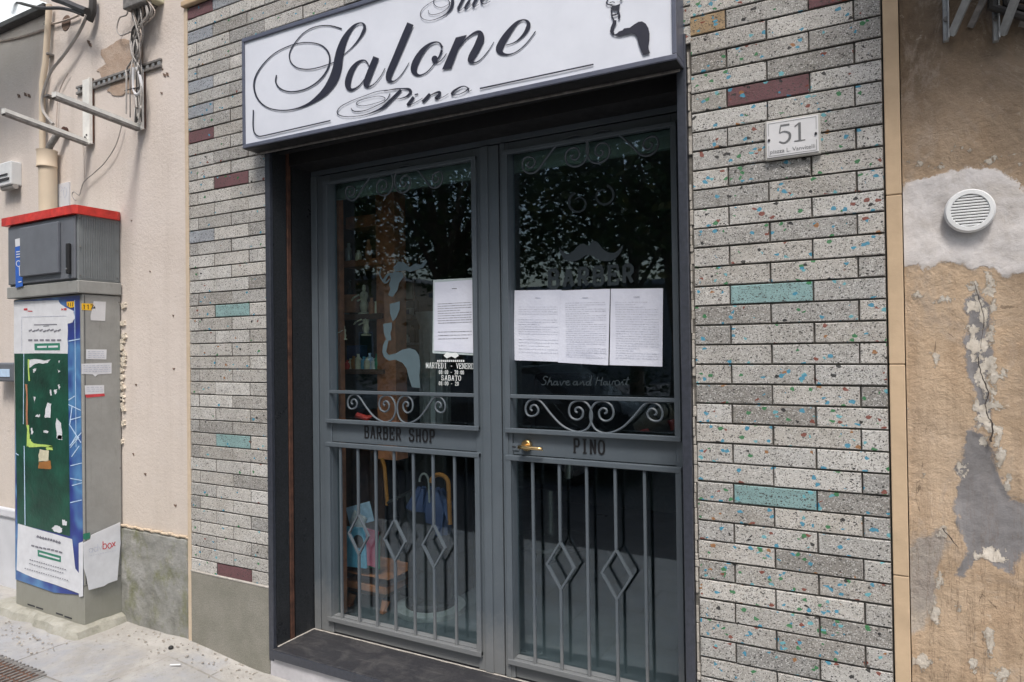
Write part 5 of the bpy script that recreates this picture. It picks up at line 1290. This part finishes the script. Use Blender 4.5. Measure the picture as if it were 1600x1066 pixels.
m = MB(); m.tube([P(u, v, -.06) for u, v in ((195, 142), (205, 139), (221, 136))], .003, 6); m.build('tie', 'cable_dark', bd)
D = lambda x, y: (x/8.88, y/8.88); E6 = lambda x, y: (x/4.846, 110+y/4.846)
cable([D(1250, -60), D(1245, 100), D(1180, 280), D(1080, 480), D(900, 750), D(700, 1010), (66.5, 150), (67, 172), (76, 186), (83, 194)], .009, 'cable_grey', 'thick_cable', 'thick grey cable curving down from the black tubes to the cream conduit', -.04)
cable([(107, 114), (98, 130), (91, 150), (89, 175), (88, 200)], .003, 'cable_pink', 'loose_cable', 'thin painted wire hanging between conduit and left bracket', -.012, group=G)
cable([E6(925, 400), E6(880, 560), E6(800, 690), E6(720, 770), E6(640, 840), E6(615, 900), E6(600, 945), E6(560, 920), E6(545, 945), E6(560, 975), E6(575, 985)], .003, 'cable_grey', 'loose_cable', 'thin wire hanging from the right bracket towards the red lid', -.02, group=G)
cable([E6(615, 525), E6(635, 640), E6(638, 760), E6(640, 830)], .002, 'cable_pink', 'loose_cable', 'faint straight wire hanging below the left bracket', -.012, group=G)
cable([(65, 140), (65.5, 180), (64, 215), (70, 236)], .004, 'cable_pink', 'loose_cable', 'painted wire running down beside the cream conduit to the pipe mouth', -.02, group=G)
cable([D(-20, 570), D(200, 530), D(420, 470), D(640, 395)], .007, 'cable_pink', 'wall_cable', 'painted horizontal cable left of the conduit', -.008)
cable([D(700, 340), D(860, 300), D(1000, 255), D(1100, 210)], .006, 'cable_pink', 'wall_cable', 'painted horizontal cable crossing the round wall hole', -.012)
cable([D(90, -20), D(300, 50), D(560, 110), D(830, 115), D(1000, 150), D(1150, 210)], .010, 'cable_dark', 'black_tube', 'thin sagging black tube under the blue canopy', -.10)
cable([D(750, -20), D(900, 30), D(1050, 95), D(1210, 160)], .022, 'cable_dark', 'black_tube', 'thick black tube reaching the wall at the top left', -.10)
cable([D(1285, -40), D(1290, 60), D(1280, 180), D(1240, 290)], .022, 'cable_dark', 'black_tube', 'upright black tube beside the thick grey cable', -.03)
# canopy
cz = P(35, 30, 0).z
t = thing('canopy', 'pale blue translucent canopy sheet at the top left corner', 'canopy', (-5, -.4, cz))
m = MB(); n = 60; xa, xb = -7.2, P(78, 10, 0).x
vs = []
for i in range(n+1):
    x = xa+(xb-xa)*i/n; w_ = .012*math.sin(i*1.25)
    vs += [(x, -.012, cz+.02+w_), (x, -.42, cz-.01+w_)]
m.add(vs, [[2*i, 2*i+2, 2*i+3, 2*i+1] for i in range(n)]); m.build('sheet', 'canopy', t, smooth=True)
m = MB(); m.box((xa, -.05, cz-.035), (xb+.02, 0.004, cz-.0), .005); m.build('wall_strip', 'cable_dark', t)
# intercom and meter box
a, b = P(-6, 257, -.06), P(18.5, 292, -.06)
t = thing('wall_socket_box', 'white plastic alarm box fixed high on the pink wall at the left edge', 'alarm box', (a.x, -.03, b.z))
m = MB(); m.box((a.x, -.06, b.z+.02), (b.x-.01, .004, a.z), .006); m.build('housing', 'white_plastic', t)
m = MB(); m.box((a.x+.02, -.066, b.z+.05), (b.x-.03, -.0605, b.z+.065)); m.box((a.x+.02, -.066, b.z+.085), (b.x-.05, -.0605, b.z+.092)); m.build('slots', 'void', t)
m = MB(); m.tube([(a.x+.03, -.035, b.z+.012), (b.x-.005, -.035, b.z+.008)], .016, 10); m.build('nozzle', 'cable_grey', t)
a, b = P(-14, 567, -.08), P(21.5, 597, -.08)
t = thing('meter_box', 'small grey meter box on the wall left of the cabinet', 'meter box', (a.x, -.04, b.z))
m = MB(); m.box((a.x, -.08, b.z), (b.x, .004, a.z), .01); m.build('box', 'cab_grey', t)
m = MB(); m.box((a.x+.03, -.084, b.z+.03), (b.x-.045, -.0802, a.z-.04), .002); m.build('window', 'cyan', t)
# faded number tile
a, b = P(88, 288.5, -.008), P(107.5, 317, -.008)
t = thing('number_tile', 'faded pale tile with ghostly digits beside the downpipe', 'house number', ((a.x+b.x)/2, -.008, b.z))
m = MB(); m.box((a.x, -.009, b.z-.03), (b.x, .004, a.z), .002); m.build('tile', 'white_stone', t)
ink = Ink(PXY(-.0097), (0, -.0001, 0)); ink.stroke([(92, 293), (96, 292), (97, 297), (93, 300), (92, 307), (96, 308)], .9); ink.stroke([(101, 292), (99, 300), (101, 309), (104, 303), (103, 294), (101, 292)], .9)
ink.mb.build('digits', 'ink', t)

# ================================================================== INTERIOR
YR = 3.4
t = thing('shop_interior', 'dark barber shop room with pale left wall panel seen through the door glass', 'room', (-1.2, 1.5, TZ))
m = MB(); m.box((-3.2, YR, 0), (1.2, YR+.1, 2.9)); m.box((-3.3, .5, 0), (-3.2, YR, 2.9)); m.box((1.2, .5, 0), (1.3, YR, 2.9)); m.build('room_wall', 'room', t)
m = MB(); m.box((-3.2, .42, 2.70), (1.2, YR, 2.85)); m.build('room_ceiling', 'room', t)
m = MB(); m.box((-3.2, YD+.101, 0), (1.2, YR, TZ-.001)); m.build('room_floor', 'room_floor', t)
m = MB(); m.box((-3.2, .5, .0), (JX0-.04, .52, 2.8)); m.build('front_return', 'room', t); m = MB(); m.box((JX1+.04, .5, 0), (1.2, .52, 2.8)); m.build('front_return', 'room', t)
m = MB(); a, b = P(800, 240, .36), P(1056, 231, .36)
m.box((JX0+.03, .34, 2.325), (JX1-.03, .37, 2.40), .003); tag(m.build('window_standin', 'standin_grey', org=(-1.15, .35, 2.3)), 'grey green valance strip inside along the top of both panes', 'standin')  # added strip, stands in for the pale band across the upper glass
m = MB(); m.box((JX0+.03, .335, 2.403), (JX1-.03, .345, 2.408)); m.build('standin_rail', 'galv', bpy.data.objects['window_standin'])
# wooden display cabinet behind left leaf
IY = .46
def ib(m, u0, v0, u1, v1, y, d, bev=.003):
    a, b = P(u0, v0, y), P(u1, v1, y); m.box((a.x, y, b.z), (b.x, y+d, a.z), bev); return a, b
wc = thing('display_cabinet', 'reddish wooden display cabinet with shelves behind the left pane', 'cabinet', (-2.1, .6, TZ))
m = MB(); ib(m, 521, 300, 536, 960, .36, .035); m.build('side_post', 'wood', wc)
m = MB(); ib(m, 586, 300, 620, 720, .62, .10); m.build('front_post', 'wood', wc)
m = MB(); ib(m, 540, 340, 590, 352, .62, .25); m.build('cornice', 'wood', wc)
m = MB(); ib(m, 536, 492, 596, 498, .60, .28); m.build('shelf', 'wood_dark', wc)
m = MB(); ib(m, 530, 577, 598, 585, .60, .28); m.build('shelf', 'wood_dark', wc)
m = MB(); ib(m, 530, 352, 600, 960, .92, .02); m.build('back_board', 'wood_dark', wc)
m = MB(); ib(m, 512, 585, 600, 640, .80, .03); m.build('drawer_front', 'room', wc)
# pale wall panel and mirror in the depth
m = MB(); a, b = P(545, 380, 1.2), P(640, 800, 1.2); m.box((a.x-.2, 1.2, .2), (a.x+.25, 1.22, 2.3), .003); tag(m.build('wall_panel', 'room_pale', org=(a.x, 1.2, .2)), 'pale grey green panel behind the wooden display cabinet', 'panel')
def pot(name, label, cat, u, v, y, prof, mat, sc=1, group=None):
    p = P(u, v, y); m = MB(); m.lathe([(r*sc, h*sc) for r, h in prof], (p.x, y, p.z), 14); return tag(m.build(name, mat, smooth=True, org=(p.x, y, p.z)), label, cat, group)
pot('flower_pot', 'terracotta pot on the upper shelf of the display cabinet', 'pot', 550, 489, .66, [(.0, 0), (.045, 0), (.06, .085), (.066, .085), (.066, .1), (.055, .1), (.05, .07)], 'terracotta')
pot('dark_bottle', 'black dispenser bottle standing in the terracotta pot', 'bottle', 547, 470, .66, [(0, 0), (.018, 0), (.018, .06), (.006, .075), (.006, .11), (.012, .112), (.0, .12)], 'black')
def statuette(u, v, y, h, name, label):
    p = P(u, v, y); m = MB(); s = h
    m.lathe([(0, 0), (.20*s, 0), (.20*s, .06*s), (.10*s, .10*s), (.15*s, .3*s), (.10*s, .48*s), (.14*s, .62*s), (.12*s, .72*s), (.045*s, .78*s), (.07*s, .86*s), (.06*s, .96*s), (0, s)], (p.x, y, p.z), 12)
    m.tube([(p.x+.10*s, y-.02, p.z+.66*s), (p.x+.22*s, y-.05, p.z+.52*s), (p.x+.12*s, y-.08, p.z+.42*s)], .03*s, 6)
    m.tube([(p.x-.10*s, y-.02, p.z+.66*s), (p.x-.20*s, y-.05, p.z+.55*s), (p.x-.05*s, y-.09, p.z+.45*s)], .03*s, 6)
    return tag(m.build(name, 'cream', smooth=True, org=(p.x, y, p.z)), label, 'figurine')
statuette(569, 492, .64, .17, 'figurine', 'cream ceramic figurine beside the terracotta pot')
statuette(572, 525, .62, .14, 'figurine', 'cream ceramic figurine below the upper shelf')
statuette(538, 531, .40, .075, 'figurine', 'tiny white figurine hanging by the left wooden post')
m = MB(); a, b = P(541, 540, .66), P(558, 562, .66); m.box((a.x, .66, b.z), (b.x, .75, a.z), .004); tag(m.build('blue_box', 'navy', org=(a.x, .7, b.z)), 'dark blue carton on the lower shelf', 'box')
for k, (u, h, mt, lb) in enumerate(((548, .06, 'cream', 'yellowish small bottle, leftmost on the lower shelf'), (560, .085, 'cream', 'tall pale bottle on the lower shelf beside the blue carton'), (569, .07, 'bluemag', 'light blue bottle on the lower shelf'), (578, .09, 'cyan', 'pale blue bottle on the lower shelf right of the light blue one'), (585, .06, 'white_plastic', 'white jar, rightmost on the lower shelf'))):
    pot('small_bottle', lb, 'bottle', u, 577, .63, [(0, 0), (.019, 0), (.019, h*.7), (.008, h*.8), (.008, h), (0, h)], mt, group='bottles on the lower shelf')
# wall shelf with clock etc deeper
sh = thing('wall_shelf', 'dark shelf of grooming bottles deep behind the left pane', 'shelf', (P(640, 540, 1.0).x, 1.0, 1.4))
m = MB(); ib(m, 618, 493, 657, 496, 1.0, .14, .001); ib(m, 618, 536, 657, 539, 1.0, .14, .001); m.build('boards', 'silver', sh)
c = P(620.5, 516, .95); m = MB(); m.lathe([(0, -.012), (.032, -.012), (.034, 0)], (c.x, .98, c.z), 20, 'y'); tag(m.build('round_clock', 'white_plastic', org=(c.x, .98, c.z)), 'small round white clock face beside the window figure', 'clock')
m = MB(); a, b = P(628, 482, 1.0), P(642, 493, 1.0); m.box((a.x, 1.0, b.z), (b.x, 1.06, a.z), .003); o = tag(m.build('radio', 'silver', org=(a.x, 1.0, b.z)), 'small grey device on the upper dark shelf', 'device')
m = MB(); m.box((a.x+.012, .996, b.z+.008), (b.x-.012, .9995, a.z-.008)); m.build('screen', 'navy', o)
for k, (u, v, h, mt, lb) in enumerate(((636, 536, .05, 'white_plastic', 'white bottle on the lower dark shelf'), (645, 536, .11, 'black', 'tall dark bottle on the lower dark shelf'), (650, 493, .12, 'black', 'dark bottle at the right end of the upper dark shelf'))):
    pot('shelf_bottle', lb, 'bottle', u, v, 1.05, [(0, 0), (.018, 0), (.018, h*.7), (.008, h*.8), (.008, h), (0, h)], mt)
# grey column
p = P(672, 620, .9); m = MB(); m.lathe([(0, 0), (.10, 0), (.10, .02), (.085, .05), (.085, .62), (.10, .66), (.11, .70), (0, .70)], (p.x-.0, .95, 1.06), 20)
for k in range(14):
    an = 2*math.pi*k/14; m.tube([(p.x+.086*math.cos(an), .95+.086*math.sin(an), 1.12), (p.x+.086*math.cos(an), .95+.086*math.sin(an), 1.66)], .006, 5)
cl = tag(m.build('fluted_column', 'silver', smooth=True, org=(p.x, .95, 1.06)), 'grey fluted column behind the opening hours lettering', 'column')
m = MB(); m.box((p.x-.16, .80, TZ), (p.x+.16, 1.1, 1.058), .01); tag(m.build('pedestal', 'black', org=(p.x, .95, TZ)), 'black pedestal under the grey column', 'pedestal')
# magazine rack + wooden stool
st_ = thing('wooden_chest', 'low brown wooden chest with shaped feet behind the left lower grille', 'chest', (P(570, 920, .6).x, .6, TZ))
m = MB(); ib(m, 533, 893, 607, 906, .52, .30); m.build('top', 'wood', st_)
m = MB(); ib(m, 537, 906, 603, 930, .54, .26); m.build('drawer_front', 'wood', st_)
a, b = P(537, 930, .54), P(603, 955, .54)
m = MB(); m.box((a.x+.02, .56, .25), (b.x-.02, .80, a.z+.02)); m.build('body', 'wood_dark', st_)
for x in (a.x+.03, b.x-.03):
    m = MB(); m.tube([(x, .58, a.z), (x-.01, .56, a.z-.06), (x+.008, .56, TZ+.0)], [.024, .016, .020], 8); m.build('leg', 'wood', st_, smooth=True)
def mag(u0, v0, u1, v1, y, mat, label, tilt=0):
    a, b = P(u0, v0, y), P(u1, v1, y); m = MB(); R3 = Matrix.Rotation(tilt, 3, 'Y')
    m.box((a.x, y, b.z), (b.x, y+.012, a.z), .002, R3, ((a.x+b.x)/2, y, b.z)); return tag(m.build('magazine', mat, org=((a.x+b.x)/2, y, b.z)), label, 'magazine', 'magazines stacked on the chest')
o = mag(541, 822, 572, 890, .505, 'bluemag', 'light blue magazine leaning on the chest', -.05)
a = P(560, 846, .503); m = MB(); m.lathe([(0, -.004), (.035, -.003), (.035, 0)], (a.x, .504, a.z), 16, 'y'); m.build('cover_picture', 'black', o)
mag(566, 826, 586, 886, .52, 'pinkmag', 'pink magazine behind the light blue one', .12)
mag(575, 835, 592, 890, .55, 'greenmag', 'dark green magazine right of the pink one', .02)
mag(546, 786, 584, 822, .56, 'cyan', 'pale folded magazine on top of the pile', -.3)
mag(545, 800, 566, 826, .53, 'white_label', 'white magazine lying askew above the light blue one', .4)
# umbrella stand with canes
us = thing('umbrella_stand', 'tall dark round stand holding umbrellas behind the left grille', 'umbrella stand', (P(655, 960, .62).x, .7, TZ))
p = P(655, 900, .62)
m = MB(); m.lathe([(0, 0), (.135, 0), (.135, .02), (.12, .03), (.12, .50), (.128, .52), (.118, .52), (.112, .30), (0, .30)], (p.x, .72, TZ+.03), 28); m.build('bin', 'black', us, smooth=True)
m = MB(); m.lathe([(0, 0), (.19, 0), (.19, .025), (.14, .03), (0, .03)], (p.x, .72, TZ), 28); m.build('base_disc', 'silver', us, smooth=True)
def umbrella(u, vt, r, mat, label, hook, lean):
    tp = P(u, vt, .62); x = tp.x; zt_ = tp.z
    t = thing('umbrella', label, 'umbrella', (p.x, .7, TZ+.34), 'umbrellas in the stand')
    m = MB(); bx_ = p.x+(x-p.x)*.3; m.tube([(bx_, .72, TZ+.34), (bx_+(x-bx_)*.4, .70, TZ+.62), (x, .64, zt_-.25)], [.012, .034, .014], 8); m.build('canopy_cloth', mat, t, smooth=True)
    m = MB(); pts = [(x, .64, zt_-.26), (x+lean*.5, .63, zt_-.05)]
    if hook:
        for k in range(9): an = math.pi*k/8; pts.append((x+lean*.5-hook*.5+hook*.5*math.cos(an), .63, zt_-.05+.045*math.sin(an)))
    else: pts.append((x+lean, .62, zt_))
    m.tube(pts, r, 8); m.build('handle', 'orange_wood' if r > .009 else 'galv', t, smooth=True); return t
umbrella(601, 716, .011, 'black', 'umbrella with straight yellow wooden handle, leftmost in the stand', 0, -.02)
umbrella(699, 742, .012, 'navy', 'umbrella with large orange crook handle in the stand', .11, 0)
umbrella(668, 740, .006, 'navy', 'umbrella with thin steel handle in the middle of the stand', .06, 0)
m = MB(); c = P(655, 790, .60)
for k in range(10):
    an = k*.63; m.tube([(c.x+.09*math.cos(an), .70+.05*math.sin(an), c.z-.16), (c.x+.11*math.cos(an), .70+.06*math.sin(an), c.z-.03), (c.x+.07*math.cos(an), .70+.04*math.sin(an), c.z+.07)], [.03, .04, .012], 6)
tag(m.build('folded_coat', 'navy', smooth=True, org=(c.x, .7, c.z)), 'dark navy folded cloth stuffed into the top of the stand', 'cloth')
random.seed(77)
CL = 'grooming items standing on the cabinet shelf'
for k, (u, v, h, mt, lb) in enumerate(((543, 577, .05, 'red', 'small red jar at the left post on the lower shelf'), (553, 577, .075, 'orange_wood', 'amber bottle between the blue carton and pale bottle'), (565, 577, .055, 'silver', 'grey tin on the lower shelf'), (574, 577, .065, 'cream', 'cream jar between the blue bottles'), (590, 577, .085, 'greenmag', 'green bottle touching the wooden front post'), (541, 491, .06, 'silver', 'grey tin left of the terracotta pot'), (581, 491, .09, 'terracotta', 'brown bottle right of the figurine'), (588, 491, .07, 'cream', 'pale jar by the wooden front post'), (545, 408, .10, 'silver', 'grey vase on the upper cornice shelf'), (560, 408, .06, 'cream', 'cream bowl on the upper cornice shelf'), (576, 408, .12, 'terracotta', 'tall brown vase on the upper cornice shelf'))):
    pot('shelf_jar', lb, 'jar', u, v, .615+.02*(k % 3), [(0, 0), (.017, 0), (.02, h*.35), (.017, h*.7), (.009, h*.8), (.009, h), (0, h)], mt, group=CL)
m = MB(); ib(m, 536, 408, 596, 413, .60, .28); m.build('shelf', 'wood', wc)
for k, (u0, v0, u1, v1, mt, lb) in enumerate(((628, 440, 648, 470, 'cream', 'small framed picture on the far wall left of the typed sheet'), (636, 400, 656, 424, 'room_pale', 'framed certificate high on the far wall'), (655, 500, 672, 530, 'terracotta', 'reddish framed picture low on the far wall'))):
    a, b = P(u0, v0, 1.5), P(u1, v1, 1.5); t = thing('picture_frame', lb, 'picture', (a.x, 1.5, b.z), 'pictures on the far wall')
    m = MB(); m.box((a.x, 1.49, b.z), (b.x, 1.51, a.z), .004); m.build('frame', 'wood_dark', t)
    m = MB(); m.box((a.x+.012, 1.486, b.z+.012), (b.x-.012, 1.4895, a.z-.012)); m.build('print', mt, t)
p = P(618, 565, .8); m = MB(); m.lathe([(0, 0), (.03, 0), (.03, .03), (.02, .045), (0, .05)], (p.x, .8, p.z), 14); tag(m.build('red_tin', 'red', smooth=True, org=(p.x, .8, p.z)), 'red round tin beside the window figure', 'tin')
p = P(567, 652, .55); m = MB(); m.tube([(p.x-.05, .55, p.z), (p.x-.02, .53, p.z+.012), (p.x+.03, .55, p.z-.004), (p.x+.06, .56, p.z+.008)], [.008, .016, .014, .006], 8); tag(m.build('red_cloth', 'red', smooth=True, org=(p.x, .55, p.z)), 'crumpled red cloth behind the left iron scrolls', 'cloth')
# barber chair deep inside, dark
bc = thing('barber_chair', 'dark barber chair dimly seen behind the right pane', 'chair', (-1.7, 2.2, TZ))
m = MB(); m.box((-1.98, 1.9, .56), (-1.45, 2.4, .70), .05); m.build('seat', 'black', bc)
m = MB(); m.box((-1.96, 2.38, .68), (-1.47, 2.50, 1.35), .05); m.build('backrest', 'black', bc)
m = MB(); m.lathe([(0, 0), (.28, 0), (.28, .03), (.06, .07), (.06, .42), (0, .42)], (-1.7, 2.15, TZ), 24); m.build('pedestal', 'steel', bc, smooth=True)
for x in (-2.02, -1.46):
    m = MB(); m.tube([(x, 2.42, .95), (x, 1.95, .92), (x, 1.93, .66)], .03, 8); m.build('armrest', 'steel', bc, smooth=True)

# ================================================================== ACROSS THE STREET (seen mirrored in the glass)
random.seed(33)
def tree(x, y, h, r, label, nleaf=11000):
    t = thing('street_tree', label, 'tree', (x, y, -.12), 'trees across the street')
    m = MB(); ph = random.uniform(0, 6); hb = h*.30
    m.tube([(x, y, -.12), (x+.06, y, hb*.6), (x+.1*math.cos(ph), y+.1*math.sin(ph), hb), (x+.25*math.cos(ph), y, h*.7)], [.20, .15, .12, .05], 10)
    limbs = []
    for k in range(9):
        a = ph+k*2.4; rr = r*random.uniform(.5, .85); z1 = h*random.uniform(.5, .85)
        p0 = Vector((x, y, hb*random.uniform(.85, 1.3))); p2 = Vector((x+rr*math.cos(a), y+rr*math.sin(a), z1)); p1 = (p0+p2)/2+Vector((0, 0, .25))
        m.tube([p0, p1, p2], [.07, .045, .015], 6); limbs.append((p0, p1, p2))
    m.build('trunk', 'bark', t, smooth=True)
    m = MB(); lv = []
    cl = []
    for k in range(70):
        a = random.uniform(0, 6.28); q = random.random()**.5; zz = random.uniform(-1, 1)
        rr = r*q*math.sqrt(max(.1, 1-zz*zz*.8)); cl.append(Vector((x+rr*math.cos(a), y+rr*math.sin(a), h*.66+zz*h*.32)))
    for k in range(nleaf):
        c = random.choice(cl); s_ = r*.17
        p = c+Vector((random.gauss(0, s_), random.gauss(0, s_), random.gauss(0, s_*.75)))
        w = random.uniform(.06, .11); a, b2 = Vector((random.gauss(0, 1), random.gauss(0, 1), random.gauss(0, .6))).normalized(), Vector((random.gauss(0, 1), random.gauss(0, 1), random.gauss(0, 1))).normalized()
        b2 = (b2-a*b2.dot(a)).normalized()
        o = len(m.v); m.v += [p-a*w, p-b2*w*.5, p+a*w, p+b2*w*.5]; m.f.append([o, o+1, o+2, o+3]); m.mi.append(0); m.attr.append(None)
    me = bpy.data.meshes.new('crown'); o0 = Vector((x, y, -.12)); me.from_pydata([v-o0 for v in m.v], [], m.f); me.materials.append(M['leaf'])
    at = me.attributes.new('leaf', 'FLOAT', 'FACE')
    for i in range(len(m.f)): at.data[i].value = random.random()
    ob = bpy.data.objects.new('crown', me); COL.objects.link(ob); ob.parent = t
for x, y, h, r, lb in ((-2.6, -8.4, 9.2, 3.0, 'leafy street tree mirrored in the right pane, nearest the doorway axis'), (-7.4, -8.7, 9.6, 3.3, 'leafy street tree mirrored beside the moustache decal'), (-12.6, -8.6, 9.4, 3.3, 'leafy street tree mirrored in the left pane'), (2.8, -9.0, 9.0, 3.0, 'leafy street tree behind the camera to the right'), (-5.2, -14.0, 10.5, 3.6, 'taller street tree in the second row, nearer'), (-11.0, -14.5, 11.0, 3.8, 'taller street tree in the second row, middle'), (-18.0, -13.0, 10.6, 3.8, 'taller street tree in the second row, far end')):
    tree(x, y, h, r, lb)
def far_house(x0, x1, y, h, mat, label):
    t = thing('far_house', label, 'house', ((x0+x1)/2, y, -.12), 'houses across the street')
    m = MB(); m.box((x0, y-6, -.12), (x1, y, h)); m.build('wall', mat, t)
    m = MB(); m.box((x0-.2, y-6.2, h), (x1+.2, y+.25, h+.25), .03); m.build('cornice', 'kerb', t)
    z = 1.0
    while z < h-1.5:
        x = x0+1.2
        while x < x1-1.5:
            m = MB(); m.box((x, y, z), (x+1.0, y+.06, z+1.6), .02); w_ = m.build('window', 'white_stone', t)
            m = MB(); m.box((x+.08, y+.0605, z+.08), (x+.92, y+.07, z+1.52)); m.build('shutter', 'green_poster', w_); x += 2.6
        z += 3.1
far_house(-40, -24, -27, 5.5, 'facade_far', 'low ochre house far across the street, left of the grey one')
far_house(-22, -8, -29, 4.5, 'facade_far2', 'low grey house far across the street, right of the ochre one')
# hedge
m = MB()
for k in range(14000):
    p = Vector((random.uniform(-26, 6), -7.1+random.uniform(-.35, .35), random.uniform(-.1, 1.25+.1*math.sin(k)))); w = random.uniform(.04, .07)
    a, b2 = Vector((random.gauss(0, 1), random.gauss(0, 1), random.gauss(0, .6))).normalized(), Vector((random.gauss(0, 1), random.gauss(0, 1), random.gauss(0, 1))).normalized()
    o = len(m.v); m.v += [p-a*w, p-b2*w*.5, p+a*w, p+b2*w*.5]; m.f.append([o, o+1, o+2, o+3]); m.mi.append(0); m.attr.append(None)
o = m.build('hedge', 'leaf'); tag(o, 'long clipped hedge along the far side of the road', 'hedge')
# parked car across the road, mirrored low in the right pane
def car(x, y, label, mat):
    t = thing('parked_car', label, 'car', (x, y, -.12), 'cars parked across the road')
    m = MB(); prof = [(-2.05, .25), (-2.1, .6), (-1.95, .82), (-1.15, .93), (-.55, 1.38), (.75, 1.42), (1.35, 1.0), (2.0, .88), (2.12, .6), (2.08, .25)]
    n = len(prof); vs = []
    for yy, s_ in ((-.86, .0), (-.80, .04), (.80, .04), (.86, .0)):
        for px_, pz_ in prof:
            ins = .14*max(0, (pz_-.93)/.5); yv = yy*(1-ins/.86*1.0); vs.append((x+px_, y+yv, pz_-.12+(s_*.3 if pz_ > .8 else 0)))
    fs = [[r_*n+i, r_*n+i+1, (r_+1)*n+i+1, (r_+1)*n+i] for r_ in range(3) for i in range(n-1)]+[list(range(n)), [3*n+i for i in range(n)]]+[[r_*n+n-1, r_*n, (r_+1)*n, (r_+1)*n+n-1] for r_ in range(3)]
    m.add(vs, fs); m.build('body', mat, t, smooth=True)
    for sgn in (-1, 1):
        m = MB(); m.prism([(x+a_, y+sgn*(.885-.14*(max(0, b_-.93)/.5)), b_-.12) for a_, b_ in ((-1.0, .96), (-.52, 1.32), (.05, 1.35), (.05, .96))], (0, sgn*.012, 0)); m.prism([(x+a_, y+sgn*(.885-.14*(max(0, b_-.93)/.5)), b_-.12) for a_, b_ in ((.12, .96), (.12, 1.35), (.7, 1.34), (1.18, .98))], (0, sgn*.012, 0)); m.build('window', 'room_floor', t)
        for wx in (-1.3, 1.32):
            m = MB(); m.lathe([(0, -.1), (.30, -.1), (.32, -.08), (.32, .08), (.30, .1), (0, .1)], (x+wx, y+sgn*.80, .20), 20, 'y'); w_ = m.build('wheel', 'tyre', t, smooth=True)
            m = MB(); m.lathe([(0, -.112), (.2, -.108), (.2, .108), (0, .112)], (x+wx, y+sgn*.80, .20), 14, 'y'); m.build('rim', 'steel', w_)
    for s2 in (-.6, .6):
        m = MB(); m.box((x-2.13, y+s2-.15, .42), (x-2.04, y+s2+.15, .56), .03); m.build('headlight', 'white_plastic', t)
        m = MB(); m.box((x+2.05, y+s2-.15, .42), (x+2.13, y+s2+.15, .56), .03); m.build('tail_light', 'red', t)
car(-4.2, -5.6, 'dark hatchback parked across the road, mirrored low in the right pane', 'car_paint')
car(-9.0, -5.6, 'dark grey hatchback parked beyond the other one across the road', 'cab_grey')
